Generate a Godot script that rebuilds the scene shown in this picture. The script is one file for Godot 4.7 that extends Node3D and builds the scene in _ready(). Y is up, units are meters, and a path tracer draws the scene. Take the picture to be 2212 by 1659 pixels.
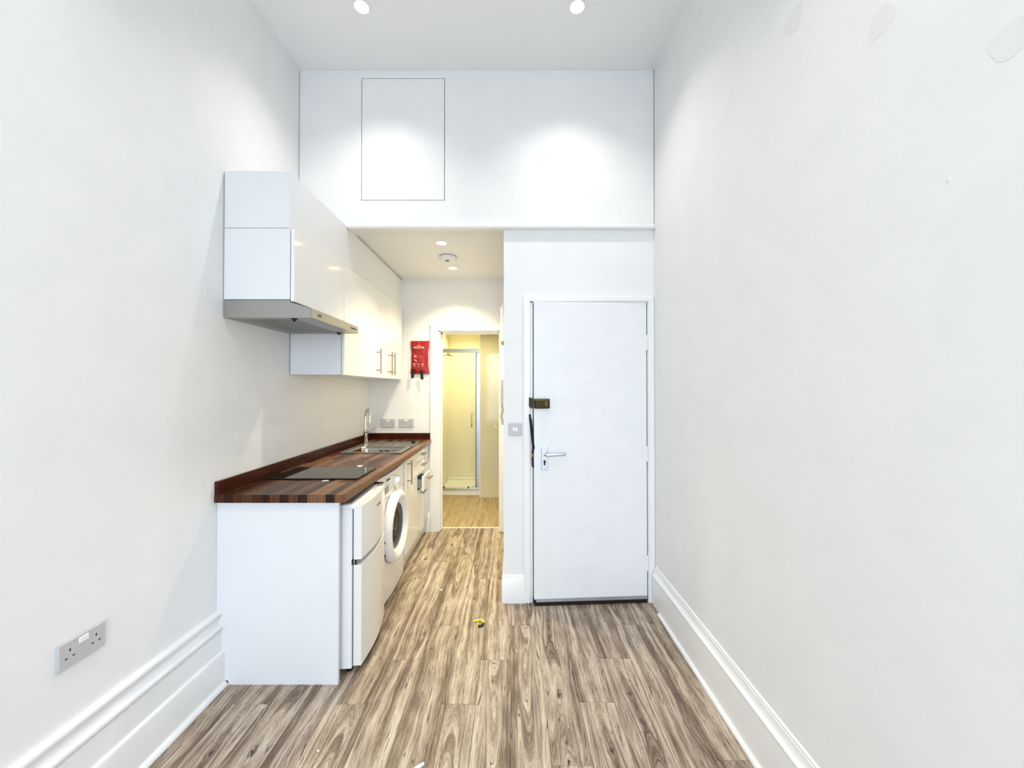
extends Node3D
# One-point view down a tall white studio: kitchenette on the left, shower room behind it, entry door on the right.
# Plan coordinates: x to the right, y up, d = distance in front of the camera (world z = -d).

const FOCAL := 860.0
const WALL_L := -1.416
const WALL_R := 0.945
const ROOM_BACK := -2.6      # d of the window wall, behind the camera
const D_END := 2.65          # d of the entry wall
const D_KIT := 3.95          # d of the kitchen end wall
const CEIL := 3.535
const CEIL_LOW := 2.50
const FLAT := 4294967295

var M := {}
var used_names := {}
var rng := RandomNumberGenerator.new()
var left_profile := []

# ------------------------------------------------------------------ mesh helpers
func V(x: float, y: float, d: float) -> Vector3:
	return Vector3(x, y, -d)

func S() -> SurfaceTool:
	var st := SurfaceTool.new()
	st.begin(Mesh.PRIMITIVE_TRIANGLES)
	return st

func tri(st: SurfaceTool, a: Vector3, b: Vector3, c: Vector3, hint: Vector3, grp := FLAT, ua := Vector2.ZERO, ub := Vector2.ZERO, uc := Vector2.ZERO) -> void:
	if (b - a).cross(c - a).dot(hint) > 0.0:
		var t := b; b = c; c = t
		var tu := ub; ub = uc; uc = tu
	st.set_smooth_group(grp)
	st.set_uv(ua); st.add_vertex(a)
	st.set_smooth_group(grp)
	st.set_uv(ub); st.add_vertex(b)
	st.set_smooth_group(grp)
	st.set_uv(uc); st.add_vertex(c)

func quad(st: SurfaceTool, a: Vector3, b: Vector3, c: Vector3, d: Vector3, hint: Vector3, grp := FLAT, ua := Vector2(0, 0), ub := Vector2(1, 0), uc := Vector2(1, 1), ud := Vector2(0, 1)) -> void:
	tri(st, a, b, c, hint, grp, ua, ub, uc)
	tri(st, a, c, d, hint, grp, ua, uc, ud)

# chamfered box between two corners in world axes; uv = planar from above (x, z) scaled
func cbox(st: SurfaceTool, lo: Vector3, hi: Vector3, bev := 0.0, uvo := Vector2.ZERO, uvs := Vector2.ONE, mode := 0) -> void:
	var c := (lo + hi) * 0.5
	var h := (hi - lo) * 0.5
	h = h.abs()
	var b: float = min(bev, min(h.x, min(h.y, h.z)) * 0.9)
	var uvf := func(p: Vector3) -> Vector2: return Vector2(((p.x if mode == 0 else p.y) - uvo.x) * uvs.x, ((p.x if mode == 2 else -p.z) - uvo.y) * uvs.y)
	var axes := [[0, 1, 2], [1, 2, 0], [2, 0, 1]]
	for ax in axes:
		for s in [-1.0, 1.0]:
			var pts := []
			for k in [[-1, -1], [1, -1], [1, 1], [-1, 1]]:
				var p := Vector3.ZERO
				p[ax[0]] = s * h[ax[0]]
				p[ax[1]] = k[0] * (h[ax[1]] - b)
				p[ax[2]] = k[1] * (h[ax[2]] - b)
				pts.append(p + c)
			var n := Vector3.ZERO
			n[ax[0]] = s
			quad(st, pts[0], pts[1], pts[2], pts[3], n, FLAT, uvf.call(pts[0]), uvf.call(pts[1]), uvf.call(pts[2]), uvf.call(pts[3]))
	if b <= 0.0:
		return
	for ax in axes:   # edges along axis ax[0]
		for s1 in [-1.0, 1.0]:
			for s2 in [-1.0, 1.0]:
				var pts := []
				for k in [[-1, 0], [1, 0], [1, 1], [-1, 1]]:
					var p := Vector3.ZERO
					p[ax[0]] = k[0] * (h[ax[0]] - b)
					p[ax[1]] = s1 * (h[ax[1]] - (b if k[1] == 0 else 0.0))
					p[ax[2]] = s2 * (h[ax[2]] - (0.0 if k[1] == 0 else b))
					pts.append(p + c)
				var n := Vector3.ZERO
				n[ax[1]] = s1
				n[ax[2]] = s2
				quad(st, pts[0], pts[1], pts[2], pts[3], n, FLAT, uvf.call(pts[0]), uvf.call(pts[1]), uvf.call(pts[2]), uvf.call(pts[3]))
	for sx in [-1.0, 1.0]:
		for sy in [-1.0, 1.0]:
			for sz in [-1.0, 1.0]:
				var n := Vector3(sx, sy, sz)
				var p0 := c + Vector3(sx * h.x, sy * (h.y - b), sz * (h.z - b))
				var p1 := c + Vector3(sx * (h.x - b), sy * h.y, sz * (h.z - b))
				var p2 := c + Vector3(sx * (h.x - b), sy * (h.y - b), sz * h.z)
				tri(st, p0, p1, p2, n, FLAT, uvf.call(p0), uvf.call(p1), uvf.call(p2))

# box in plan coordinates
func B(st: SurfaceTool, x0: float, x1: float, y0: float, y1: float, d0: float, d1: float, bev := 0.0) -> void:
	cbox(st, Vector3(min(x0, x1), min(y0, y1), -max(d0, d1)), Vector3(max(x0, x1), max(y0, y1), -min(d0, d1)), bev)

func poly_area(p: PackedVector2Array) -> float:
	var a := 0.0
	for i in p.size():
		var q := p[(i + 1) % p.size()]
		a += p[i].x * q.y - q.x * p[i].y
	return a * 0.5

# extrude a polygon given in (u, v) axes along w; sides smooth where the corner is gentle
func extrude(st: SurfaceTool, poly: PackedVector2Array, o: Vector3, u: Vector3, v: Vector3, w: Vector3, caps := true, g0 := 1) -> void:
	var n := poly.size()
	var ccw := poly_area(poly) > 0.0
	var grp := g0
	var last := Vector2.ZERO
	for i in n:
		var a := poly[i]
		var b := poly[(i + 1) % n]
		var e := (b - a).normalized()
		if i > 0 and e.dot(last) < 0.85:
			grp += 1
		last = e
		var nn := Vector2(e.y, -e.x) if ccw else Vector2(-e.y, e.x)
		var hint := u * nn.x + v * nn.y
		var pa := o + u * a.x + v * a.y
		var pb := o + u * b.x + v * b.y
		quad(st, pa, pb, pb + w, pa + w, hint, grp)
	if caps:
		var idx := Geometry2D.triangulate_polygon(poly)
		for k in range(0, idx.size(), 3):
			for side in 2:
				var off := w * side
				var p := []
				for j in 3:
					var q := poly[idx[k + j]]
					p.append(o + u * q.x + v * q.y + off)
				tri(st, p[0], p[1], p[2], w * (1.0 if side == 1 else -1.0))

func rr(w: float, h: float, r: float, n := 5) -> PackedVector2Array:
	var p := PackedVector2Array()
	for q in 4:
		var cx := (w * 0.5 - r) * (1.0 if q == 0 or q == 3 else -1.0)
		var cy := (h * 0.5 - r) * (1.0 if q < 2 else -1.0)
		for k in n + 1:
			var a := PI * 0.5 * (q + float(k) / n)
			p.append(Vector2(cx + cos(a) * r, cy + sin(a) * r))
	return p

func circle(r: float, n := 24) -> PackedVector2Array:
	var p := PackedVector2Array()
	for k in n:
		p.append(Vector2(cos(TAU * k / n), sin(TAU * k / n)) * r)
	return p

# rounded plate with a softened front edge, centred at o, facing w
func plate(st: SurfaceTool, o: Vector3, u: Vector3, v: Vector3, w: Vector3, size: Vector2, r: float, t: float, soft: float) -> void:
	var a := rr(size.x, size.y, r)
	var b := rr(size.x - soft * 2, size.y - soft * 2, max(r - soft, 0.0005))
	extrude(st, a, o, u, v, w * (t - soft), false, 1)
	var n := a.size()
	for i in n:
		var j := (i + 1) % n
		var p0 := o + u * a[i].x + v * a[i].y + w * (t - soft)
		var p1 := o + u * a[j].x + v * a[j].y + w * (t - soft)
		var q0 := o + u * b[i].x + v * b[i].y + w * t
		var q1 := o + u * b[j].x + v * b[j].y + w * t
		quad(st, p0, p1, q1, q0, (p0 - o) + w * 0.02, 50)
	var idx := Geometry2D.triangulate_polygon(b)
	for k in range(0, idx.size(), 3):
		var p := []
		for j in 3:
			var q := b[idx[k + j]]
			p.append(o + u * q.x + v * q.y + w * t)
		tri(st, p[0], p[1], p[2], w)

func lathe(st: SurfaceTool, prof: Array, o: Vector3, axis: Vector3, seg := 24, g0 := 1) -> void:
	axis = axis.normalized()
	var ref := Vector3.UP if abs(axis.y) < 0.9 else Vector3.RIGHT
	var u := axis.cross(ref).normalized()
	var v := axis.cross(u).normalized()
	var grp := g0
	var last := Vector2.ZERO
	for i in prof.size() - 1:
		var a: Vector2 = prof[i]
		var b: Vector2 = prof[i + 1]
		var e := (b - a).normalized()
		if i > 0 and e.dot(last) < 0.75:
			grp += 1
		last = e
		var nn := Vector2(e.y, -e.x)
		for k in seg:
			var t0 := TAU * k / seg
			var t1 := TAU * (k + 1) / seg
			var r0 := u * cos(t0) + v * sin(t0)
			var r1 := u * cos(t1) + v * sin(t1)
			var hint := (r0 + r1) * 0.5 * nn.x + axis * nn.y
			var p0 := o + r0 * a.x + axis * a.y
			var p1 := o + r1 * a.x + axis * a.y
			var q0 := o + r0 * b.x + axis * b.y
			var q1 := o + r1 * b.x + axis * b.y
			if a.x < 1e-6:
				tri(st, p0, q0, q1, hint, grp)
			elif b.x < 1e-6:
				tri(st, p0, p1, q0, hint, grp)
			else:
				quad(st, p0, p1, q1, q0, hint, grp)

func tube(st: SurfaceTool, path: Array, r: float, seg := 12, squash := Vector2.ONE) -> void:
	var n := path.size()
	var rings := []
	var up := Vector3(0.123, 0.94, 0.31).normalized()
	for i in n:
		var t: Vector3 = (path[min(i + 1, n - 1)] - path[max(i - 1, 0)]).normalized()
		var u := t.cross(up).normalized()
		var v := t.cross(u).normalized()
		up = -v if (-v).dot(up) > 0 else v
		v = t.cross(u).normalized()
		var ring := []
		for k in seg:
			var a := TAU * k / seg
			ring.append(path[i] + (u * cos(a) * squash.x + v * sin(a) * squash.y) * r)
		rings.append(ring)
	for i in n - 1:
		for k in seg:
			var j := (k + 1) % seg
			var mid: Vector3 = (rings[i][k] + rings[i][j]) * 0.5 - path[i]
			quad(st, rings[i][k], rings[i][j], rings[i + 1][j], rings[i + 1][k], mid, 1)
	for e in 2:
		var i := 0 if e == 0 else n - 1
		var dir: Vector3 = (path[0] - path[1]) if e == 0 else (path[n - 1] - path[n - 2])
		for k in range(1, seg - 1):
			tri(st, rings[i][0], rings[i][k], rings[i][k + 1], dir)

func arc(c: Vector3, u: Vector3, v: Vector3, r: float, a0: float, a1: float, n := 10) -> Array:
	var p := []
	for k in n + 1:
		var a := lerpf(a0, a1, float(k) / n)
		p.append(c + (u * cos(a) + v * sin(a)) * r)
	return p

# ------------------------------------------------------------------ node helpers
func numbered(n: String) -> String:
	if not used_names.has(n):
		used_names[n] = 0
		return n
	used_names[n] += 1
	return "%s_%03d" % [n, used_names[n]]

func meta(o: Node, label: String, category: String, group := "", kind := "") -> void:
	if label: o.set_meta("label", label)
	if category: o.set_meta("category", category)
	if group: o.set_meta("group", group)
	if kind: o.set_meta("kind", kind)

func thing(called: String, label: String, category: String, base: Vector3, group := "", kind := "", world := true) -> Node3D:
	var o := Node3D.new()
	o.name = numbered(called)
	add_child(o)
	o.position = base
	if world:
		o.set_meta("wb", true)
	meta(o, label, category, group, kind)
	return o

# commit a surface as one named mesh; geometry is in world coordinates unless the thing was made with world = false
func put(st: SurfaceTool, called: String, mat: Material, parent: Node = null) -> MeshInstance3D:
	st.generate_normals()
	var o := MeshInstance3D.new()
	o.mesh = st.commit()
	o.material_override = mat
	return hang(o, called, parent)

func hang(o: MeshInstance3D, called: String, parent: Node = null) -> MeshInstance3D:
	o.cast_shadow = GeometryInstance3D.SHADOW_CASTING_SETTING_ON
	if parent == null:
		o.name = numbered(called)
		add_child(o)
		return o
	o.name = called
	if parent.has_meta("wb"):
		o.position = -parent.position
	parent.add_child(o, true)
	return o

func text_mesh(txt: String, called: String, size: float, mat: Material, parent: Node, at: Vector3, rot: Vector3, serif := false, depth := 0.0006) -> MeshInstance3D:
	var f := SystemFont.new()
	f.font_names = PackedStringArray(["Droid Serif" if serif else "Droid Sans"])
	f.font_weight = 700
	var t := TextMesh.new()
	t.text = txt
	t.font = f
	t.font_size = 32
	t.pixel_size = size / 32.0
	t.depth = depth
	var o := MeshInstance3D.new()
	o.mesh = t
	o.material_override = mat
	hang(o, called, parent)
	o.position += at
	o.rotation = rot
	return o

# ------------------------------------------------------------------ materials
func mat(c: Color, rough := 0.5, metal := 0.0, coat := 0.0) -> StandardMaterial3D:
	var m := StandardMaterial3D.new()
	m.albedo_color = c
	m.roughness = rough
	m.metallic = metal
	m.metallic_specular = 0.5
	if coat > 0.0:
		m.clearcoat_enabled = true
		m.clearcoat = coat
		m.clearcoat_roughness = 0.05
	return m

func noise(seed_: int, f: float, oct := 3) -> FastNoiseLite:
	var n := FastNoiseLite.new()
	n.seed = seed_
	n.noise_type = FastNoiseLite.TYPE_SIMPLEX_SMOOTH
	n.frequency = f
	n.fractal_octaves = oct
	return n

func noise_tex(seed_: int, size: int, f: float, lo: Color, hi: Color, oct := 4, mid := -1.0) -> NoiseTexture2D:
	var t := NoiseTexture2D.new()
	t.width = size
	t.height = size
	t.seamless = true
	t.noise = noise(seed_, f, oct)
	var g := Gradient.new()
	g.set_color(0, lo)
	g.set_color(1, hi)
	if mid > 0.0:
		g.set_offset(0, mid)
	t.color_ramp = g
	return t

func painted(c: Color, rough: float, seed_: int, vary := 0.03, scale := 0.6) -> StandardMaterial3D:
	var m := mat(Color.WHITE, rough)
	m.albedo_texture = noise_tex(seed_, 512, 0.012, c.darkened(vary), c.lightened(vary * 0.4), 5)
	m.uv1_triplanar = true
	m.uv1_world_triplanar = true
	m.uv1_scale = Vector3.ONE * scale
	return m

# floor board print: long grain with pale strips, brown streaks, knots and fine checks
func board_image(seed_: int, w: int, h: int, pal: Array, knots: int, contrast: float, cathedral := false) -> ImageTexture:
	var r := RandomNumberGenerator.new()
	r.seed = seed_ * 7919 + 13
	var n1 := noise(seed_, 1.0, 2)
	var n2 := noise(seed_ + 50, 1.0, 3)
	var n3 := noise(seed_ + 90, 1.0, 1)
	var asp := float(h) / w
	var ks := []
	for i in knots:
		ks.append(Vector3(r.randf_range(0.12, 0.88), r.randf_range(0.08, 0.92) * asp, r.randf_range(0.6, 1.3)))
	var cc := r.randf_range(0.35, 0.65)
	var cs := 1.0 if r.randf() < 0.5 else -1.0
	var img := Image.create(w, h, false, Image.FORMAT_RGB8)
	var dark: Color = pal[0]
	var mid: Color = pal[1]
	var pale: Color = pal[2]
	var black: Color = pal[3]
	for y in h:
		var fy := float(y) / h * asp     # in board widths
		for x in w:
			var fx := float(x) / w
			var wob := n3.get_noise_2d(fx * 0.6, fy * 0.25)
			var t := fx + 0.11 * wob + 0.025 * n3.get_noise_2d(fx * 1.6 + 9.0, fy * 0.8)
			var core := 0.0
			for k in ks:
				var dx: float = fx - k.x - 0.05 * wob
				var dy: float = fy - k.y
				if absf(dy) < 1.6:
					var q: float = exp(-absf(dx) / (0.13 * k.z)) * exp(-dy * dy / (0.22 * k.z))
					t -= 0.11 * k.z * signf(dx) * q
					core = maxf(core, exp(-(dx * dx * 900.0 + dy * dy * 160.0) / (k.z * k.z)))
			if cathedral:
				var e := fx - cc - 0.10 * wob
				var wgt := 1.0 - smoothstep(0.16, 0.34, absf(e))
				t += wgt * (e * e * 5.0 - e + cs * fy * 0.16 + 0.02 * n3.get_noise_2d(fx * 6.0, fy * 2.5))
			var broad := n1.get_noise_2d(t * 2.1, fy * 0.09)
			var grain := n2.get_noise_2d(t * 9.0 + 31.0, fy * 0.26)
			var fine := n2.get_noise_2d(t * 34.0 - 17.0, fy * 1.3)
			var hair := n2.get_noise_2d(t * 80.0 + 5.0, fy * 4.0)
			var mottle := n3.get_noise_2d(fx * 2.4 + 60.0, fy * 0.9)
			var strip := smoothstep(0.02, 0.06, n1.get_noise_2d(t * 2.6 + 77.0, fy * 0.04 + 5.0))
			var v := 0.44 + (broad * 0.46 + grain * 0.36 + fine * 0.34 + hair * 0.22) * contrast + mottle * 0.16 + strip * 0.15
			var c := mid.lerp(pale, clampf((v - 0.5) * 2.0, 0.0, 1.0)) if v > 0.5 else mid.lerp(dark, clampf((0.5 - v) * 2.0, 0.0, 1.0))
			var crack := n2.get_noise_2d(t * 15.0 + 201.0, fy * 0.8 + 40.0)
			var ck := smoothstep(0.40, 0.56, crack) * smoothstep(-0.15, 0.2, mottle + broad * 0.5)
			c = c.lerp(black, maxf(ck * 0.85 * contrast, core * 0.8))
			img.set_pixel(x, y, c)
	return ImageTexture.create_from_image(img)

func board_mat(tex: Texture2D, rough: float, spec := 0.5) -> StandardMaterial3D:
	var m := mat(Color.WHITE, rough)
	m.albedo_texture = tex
	m.metallic_specular = spec
	return m

func brushed(c: Color, rough: float, seed_: int) -> StandardMaterial3D:
	var m := mat(c, rough, 1.0)
	m.roughness_texture = noise_tex(seed_, 256, 0.03, Color(0.55, 0.55, 0.55), Color(1, 1, 1), 3)
	m.uv1_triplanar = true
	m.uv1_scale = Vector3(1, 14, 3)
	return m

func make_materials() -> void:
	M.wall = painted(Color(0.945, 0.945, 0.942), 0.62, 3, 0.018, 0.5)
	M.ceiling = mat(Color(0.955, 0.955, 0.955), 0.8)
	M.trim = mat(Color(0.95, 0.95, 0.945), 0.32)
	M.doorpaint = painted(Color(0.945, 0.95, 0.955), 0.38, 21, 0.02, 0.9)
	M.gloss = mat(Color(0.95, 0.948, 0.94), 0.1)
	M.carcass = mat(Color(0.93, 0.935, 0.94), 0.35)
	M.panel = mat(Color(0.915, 0.92, 0.93), 0.34)
	M.plinth = mat(Color(0.90, 0.885, 0.85), 0.2)
	M.appliance = mat(Color(0.94, 0.935, 0.92), 0.22)
	M.appliance_white = mat(Color(0.96, 0.96, 0.96), 0.18)
	M.grey_plastic = mat(Color(0.60, 0.61, 0.61), 0.45)
	M.seal = mat(Color(0.42, 0.45, 0.47), 0.6)
	M.dark = mat(Color(0.03, 0.03, 0.035), 0.5)
	M.subfloor = mat(Color(0.34, 0.27, 0.21), 0.85)
	M.steel = mat(Color(0.66, 0.655, 0.635), 0.38, 0.85)
	M.sink_steel = mat(Color(0.70, 0.685, 0.65), 0.27, 1.0)
	M.chrome = mat(Color(0.86, 0.86, 0.86), 0.08, 1.0)
	M.satin = mat(Color(0.62, 0.59, 0.54), 0.3, 1.0)
	M.alu = mat(Color(0.80, 0.82, 0.86), 0.34, 0.9)
	M.glass_black = mat(Color(0.012, 0.012, 0.014), 0.05)
	M.bronze = mat(Color(0.20, 0.175, 0.10), 0.38, 0.75)
	M.bronze_hi = mat(Color(0.33, 0.29, 0.17), 0.3, 0.85)
	M.plastic_white = mat(Color(0.93, 0.93, 0.93), 0.28)
	M.socket = mat(Color(0.76, 0.755, 0.76), 0.35)
	M.red = mat(Color(0.62, 0.015, 0.02), 0.34)
	M.print = mat(Color(0.93, 0.62, 0.58), 0.5)
	M.print_dim = mat(Color(0.75, 0.20, 0.18), 0.5)
	M.webbing = mat(Color(0.02, 0.02, 0.02), 0.75)
	M.ink = mat(Color(0.32, 0.31, 0.28), 0.5)
	M.brass = mat(Color(0.52, 0.44, 0.24), 0.35, 0.9)
	M.yellow = mat(Color(0.95, 0.88, 0.16), 0.45)
	M.paper = mat(Color(0.97, 0.97, 0.97), 0.8)
	M.filler = mat(Color(0.915, 0.914, 0.91), 0.75)  # slightly greyer off-white for the round wall marks and plaster chips
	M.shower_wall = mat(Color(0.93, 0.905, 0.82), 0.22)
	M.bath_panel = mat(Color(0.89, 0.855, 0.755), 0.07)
	M.tray = mat(Color(0.95, 0.95, 0.93), 0.15)
	var g := mat(Color(0.93, 0.98, 0.96, 0.10), 0.02)
	g.transparency = BaseMaterial3D.TRANSPARENCY_ALPHA
	M.glass = g
	var gd := mat(Color(0.012, 0.014, 0.017), 0.06)
	gd.metallic_specular = 0.25
	M.porthole = gd
	var e := mat(Color(1, 1, 1), 0.4)
	e.emission_enabled = true
	e.emission = Color(1.0, 0.93, 0.80)
	e.emission_energy_multiplier = 6.0
	M.lens_cool = e
	var e2: StandardMaterial3D = e.duplicate()
	e2.emission = Color(1.0, 0.86, 0.58)
	M.lens_warm = e2
	# floor boards
	var pal := [Color(0.36, 0.29, 0.235), Color(0.615, 0.545, 0.472), Color(0.80, 0.745, 0.672), Color(0.17, 0.125, 0.09)]
	M.boards = []
	for i in 7:
		M.boards.append(board_mat(board_image(11 + i * 5, 168, 1260, pal, 1 + i % 3, 1.0, i % 2 == 1), 0.42))
	var pal2 := [Color(0.52, 0.43, 0.30), Color(0.66, 0.57, 0.43), Color(0.76, 0.68, 0.53), Color(0.40, 0.31, 0.20)]
	M.bath_boards = []
	for i in 2:
		M.bath_boards.append(board_mat(board_image(71 + i * 3, 96, 512, pal2, 1, 0.6), 0.45))
	# walnut staves of the worktop: three depths of brown
	M.staves = []
	var browns := [
		[Color(0.13, 0.070, 0.048), Color(0.19, 0.105, 0.072), Color(0.26, 0.150, 0.105), Color(0.07, 0.035, 0.025)],
		[Color(0.27, 0.165, 0.110), Color(0.34, 0.215, 0.145), Color(0.41, 0.270, 0.190), Color(0.16, 0.085, 0.055)],
		[Color(0.37, 0.245, 0.170), Color(0.46, 0.320, 0.230), Color(0.54, 0.395, 0.295), Color(0.24, 0.145, 0.095)],
		[Color(0.20, 0.105, 0.062), Color(0.28, 0.150, 0.090), Color(0.36, 0.205, 0.130), Color(0.11, 0.050, 0.030)]]
	for i in 4:
		M.staves.append(board_mat(board_image(131 + i * 7, 40, 400, browns[i], 0, 0.7), 0.26, 0.3))
	M.upstand = board_mat(board_image(171, 48, 640, [Color(0.16, 0.05, 0.03), Color(0.24, 0.085, 0.045), Color(0.32, 0.13, 0.07), Color(0.08, 0.025, 0.015)], 0, 0.9), 0.26, 0.3)

# ------------------------------------------------------------------ lights
func downlight(x: float, y: float, d: float, warm: bool, tint: Color, energy: float, angle: float, label: String, group: String) -> void:
	var t := thing("downlight", label, "light", V(x, y, d), group)
	var st := S()
	lathe(st, [Vector2(0.034, -0.002), Vector2(0.044, -0.004), Vector2(0.044, 0.0), Vector2(0.034, 0.0)], V(x, y, d), Vector3.UP, 32)
	lathe(st, [Vector2(0.034, -0.003), Vector2(0.030, -0.001), Vector2(0.030, -0.0005)], V(x, y, d), Vector3.UP, 32)
	put(st, "bezel", M.trim, t)
	st = S()
	lathe(st, [Vector2(0.0, -0.0055), Vector2(0.030, -0.0045), Vector2(0.037, -0.0035), Vector2(0.037, -0.0005), Vector2(0.0, -0.0005)], V(x, y, d), Vector3.UP, 24)
	put(st, "lamp_lens", M.lens_warm if warm else M.lens_cool, t)
	var l := SpotLight3D.new()
	l.name = "lamp_light"
	l.position = V(0, -0.012, 0)
	l.rotation.x = -PI / 2
	l.spot_angle = angle
	l.spot_angle_attenuation = 1.0
	l.spot_range = 9.0
	l.spot_attenuation = 2.0
	l.light_energy = energy
	l.light_color = tint
	l.light_size = 0.03
	l.shadow_enabled = true
	t.add_child(l, true)

func set_camera_and_light() -> void:
	var cam := Camera3D.new()
	cam.name = "camera"
	cam.position = Vector3(0, 1.418, 0)
	cam.rotation.x = atan(8.5 / FOCAL)
	cam.keep_aspect = Camera3D.KEEP_HEIGHT
	cam.fov = rad_to_deg(2.0 * atan(829.5 / FOCAL))
	cam.near = 0.02
	add_child(cam)
	cam.make_current()
	var sky := ProceduralSkyMaterial.new()
	sky.sky_top_color = Color(0.74, 0.84, 0.96)
	sky.sky_horizon_color = Color(0.90, 0.95, 1.0)
	sky.ground_horizon_color = Color(0.55, 0.56, 0.56)
	sky.ground_bottom_color = Color(0.40, 0.40, 0.40)
	sky.sky_energy_multiplier = 2.0
	sky.ground_energy_multiplier = 1.0
	var we := WorldEnvironment.new()
	we.name = "world_environment"
	var env := Environment.new()
	env.background_mode = Environment.BG_SKY
	env.sky = Sky.new()
	env.sky.sky_material = sky
	env.tonemap_mode = Environment.TONE_MAPPER_LINEAR
	env.tonemap_exposure = 1.27
	env.sdfgi_enabled = true
	env.ssao_enabled = true
	env.ssil_enabled = true
	we.environment = env
	add_child(we)
	# daylight entering by the tall sash window behind the camera
	var al := AreaLight3D.new()
	al.name = "window_daylight"
	al.area_size = Vector2(1.56, 2.4)
	al.position = Vector3(-0.02, 1.6, -ROOM_BACK - 0.10)
	al.light_energy = 4.7
	al.light_color = Color(0.86, 0.935, 1.0)
	al.area_range = 12.0
	al.shadow_enabled = true
	add_child(al)

# ------------------------------------------------------------------ the shell
func structure(st: SurfaceTool, called: String, m: Material, label: String) -> MeshInstance3D:
	var o := put(st, called, m)
	meta(o, label, "", "", "structure")
	return o

func build_shell() -> void:
	var st := S()
	B(st, WALL_L - 0.12, WALL_L, -0.1, CEIL + 0.1, ROOM_BACK, 6.3)
	var wl := structure(st, "wall_left", M.wall, "white painted left wall running past the kitchenette")
	st = S()
	B(st, WALL_R, WALL_R + 0.12, -0.1, CEIL + 0.1, ROOM_BACK, 3.4)
	var wr := structure(st, "wall_right", M.wall, "bare white painted right wall with faint round marks")
	# window wall behind the camera: opening x -0.8..0.76, y 0.4..2.8
	st = S()
	B(st, WALL_L - 0.12, -0.80, -0.1, CEIL + 0.1, ROOM_BACK - 0.2, ROOM_BACK)
	B(st, 0.76, WALL_R + 0.12, -0.1, CEIL + 0.1, ROOM_BACK - 0.2, ROOM_BACK)
	B(st, -0.80, 0.76, -0.1, 0.40, ROOM_BACK - 0.2, ROOM_BACK)
	B(st, -0.80, 0.76, 2.80, CEIL + 0.1, ROOM_BACK - 0.2, ROOM_BACK)
	structure(st, "wall_back", M.wall, "white window wall at the near end of the room")
	var w := thing("window_1", "tall white sash window in the end wall", "", V(-0.02, 0.40, ROOM_BACK - 0.1), "", "structure")
	st = S()
	B(st, -0.80, -0.74, 0.40, 2.80, ROOM_BACK - 0.16, ROOM_BACK - 0.06, 0.004)
	B(st, 0.70, 0.76, 0.40, 2.80, ROOM_BACK - 0.16, ROOM_BACK - 0.06, 0.004)
	B(st, -0.74, 0.70, 0.40, 0.47, ROOM_BACK - 0.16, ROOM_BACK - 0.06, 0.004)
	B(st, -0.74, 0.70, 2.74, 2.80, ROOM_BACK - 0.16, ROOM_BACK - 0.06, 0.004)
	B(st, -0.74, 0.70, 1.56, 1.61, ROOM_BACK - 0.15, ROOM_BACK - 0.08, 0.004)
	put(st, "window_frame", M.trim, w)
	for yy in [[0.47, 1.56], [1.61, 2.74]]:
		st = S()
		B(st, -0.74, 0.70, yy[0], yy[1], ROOM_BACK - 0.124, ROOM_BACK - 0.12)
		put(st, "pane", M.glass, w)
	# ceilings
	st = S()
	B(st, WALL_L, WALL_R, CEIL, CEIL + 0.12, ROOM_BACK, D_END + 0.1)
	structure(st, "ceiling", M.ceiling, "high white ceiling of the main room")
	st = S()
	B(st, WALL_L, -0.055, CEIL_LOW, CEIL_LOW + 0.1, D_END + 0.02, D_KIT + 0.12)
	structure(st, "ceiling_alcove", M.ceiling, "low white ceiling over the kitchen passage")
	# bulkhead with the access hatch opening
	var hx0 := -0.998
	var hx1 := -0.450
	var hy0 := 2.666
	var hy1 := 3.476
	var g := 0.004
	st = S()
	var b0 := D_END - 0.02
	var b1 := D_END + 0.12
	var xl := WALL_L + 0.004
	var xr := WALL_R - 0.004
	B(st, xl, hx0 - g, 2.484, CEIL - 0.001, b0, b1)
	B(st, hx1 + g, xr, 2.484, CEIL - 0.001, b0, b1)
	B(st, hx0 - g, hx1 + g, 2.484, hy0 - g, b0, b1)
	B(st, hx0 - g, hx1 + g, hy1 + g, CEIL - 0.001, b0, b1)
	structure(st, "wall_bulkhead", M.wall, "white bulkhead wall above the kitchen opening")
	st = S()
	B(st, hx0, hx1, hy0, hy1, b0 - 0.0005, b0 + 0.018, 0.001)
	var hatch := put(st, "access_hatch", M.wall)
	meta(hatch, "large flush white access hatch panel in the bulkhead", "hatch")
	st = S()
	B(st, xl, xr, 2.484, CEIL - 0.001, b1, b1 + 0.02)
	structure(st, "wall_bulkhead_rear", M.wall, "plaster board closing the void behind the access hatch")
	# lip along the bottom of the bulkhead
	st = S()
	B(st, -1.088, WALL_R, 2.472, 2.498, b0 - 0.014, b0 + 0.03, 0.003)
	B(st, -1.088, WALL_R, 2.480, 2.486, b0 - 0.017, b0, 0.002)
	structure(st, "trim_bulkhead", M.trim, "white strip along the bottom edge of the bulkhead")
	# entry wall with door opening
	st = S()
	var ox0 := 0.118
	var ox1 := 0.912
	B(st, -0.055, ox0, 0, 2.49, D_END, D_END + 0.10)
	B(st, ox1, WALL_R, 0, 2.49, D_END, D_END + 0.10)
	B(st, ox0, ox1, 2.012, 2.49, D_END, D_END + 0.10)
	B(st, -0.055, 0.045, 0, 2.6, D_END + 0.09, D_KIT + 0.1)
	structure(st, "wall_entry", M.wall, "white wall holding the entry door")
	st = S()
	B(st, 0.045, WALL_R, 0, 2.6, 3.30, 3.38)
	B(st, 0.045, WALL_R, 2.52, 2.6, D_END, 3.38)
	structure(st, "wall_hall", M.wall, "white hall walls beyond the entry door")
	# kitchen end wall with shower room doorway
	var px0 := -0.735
	var px1 := -0.112
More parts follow.
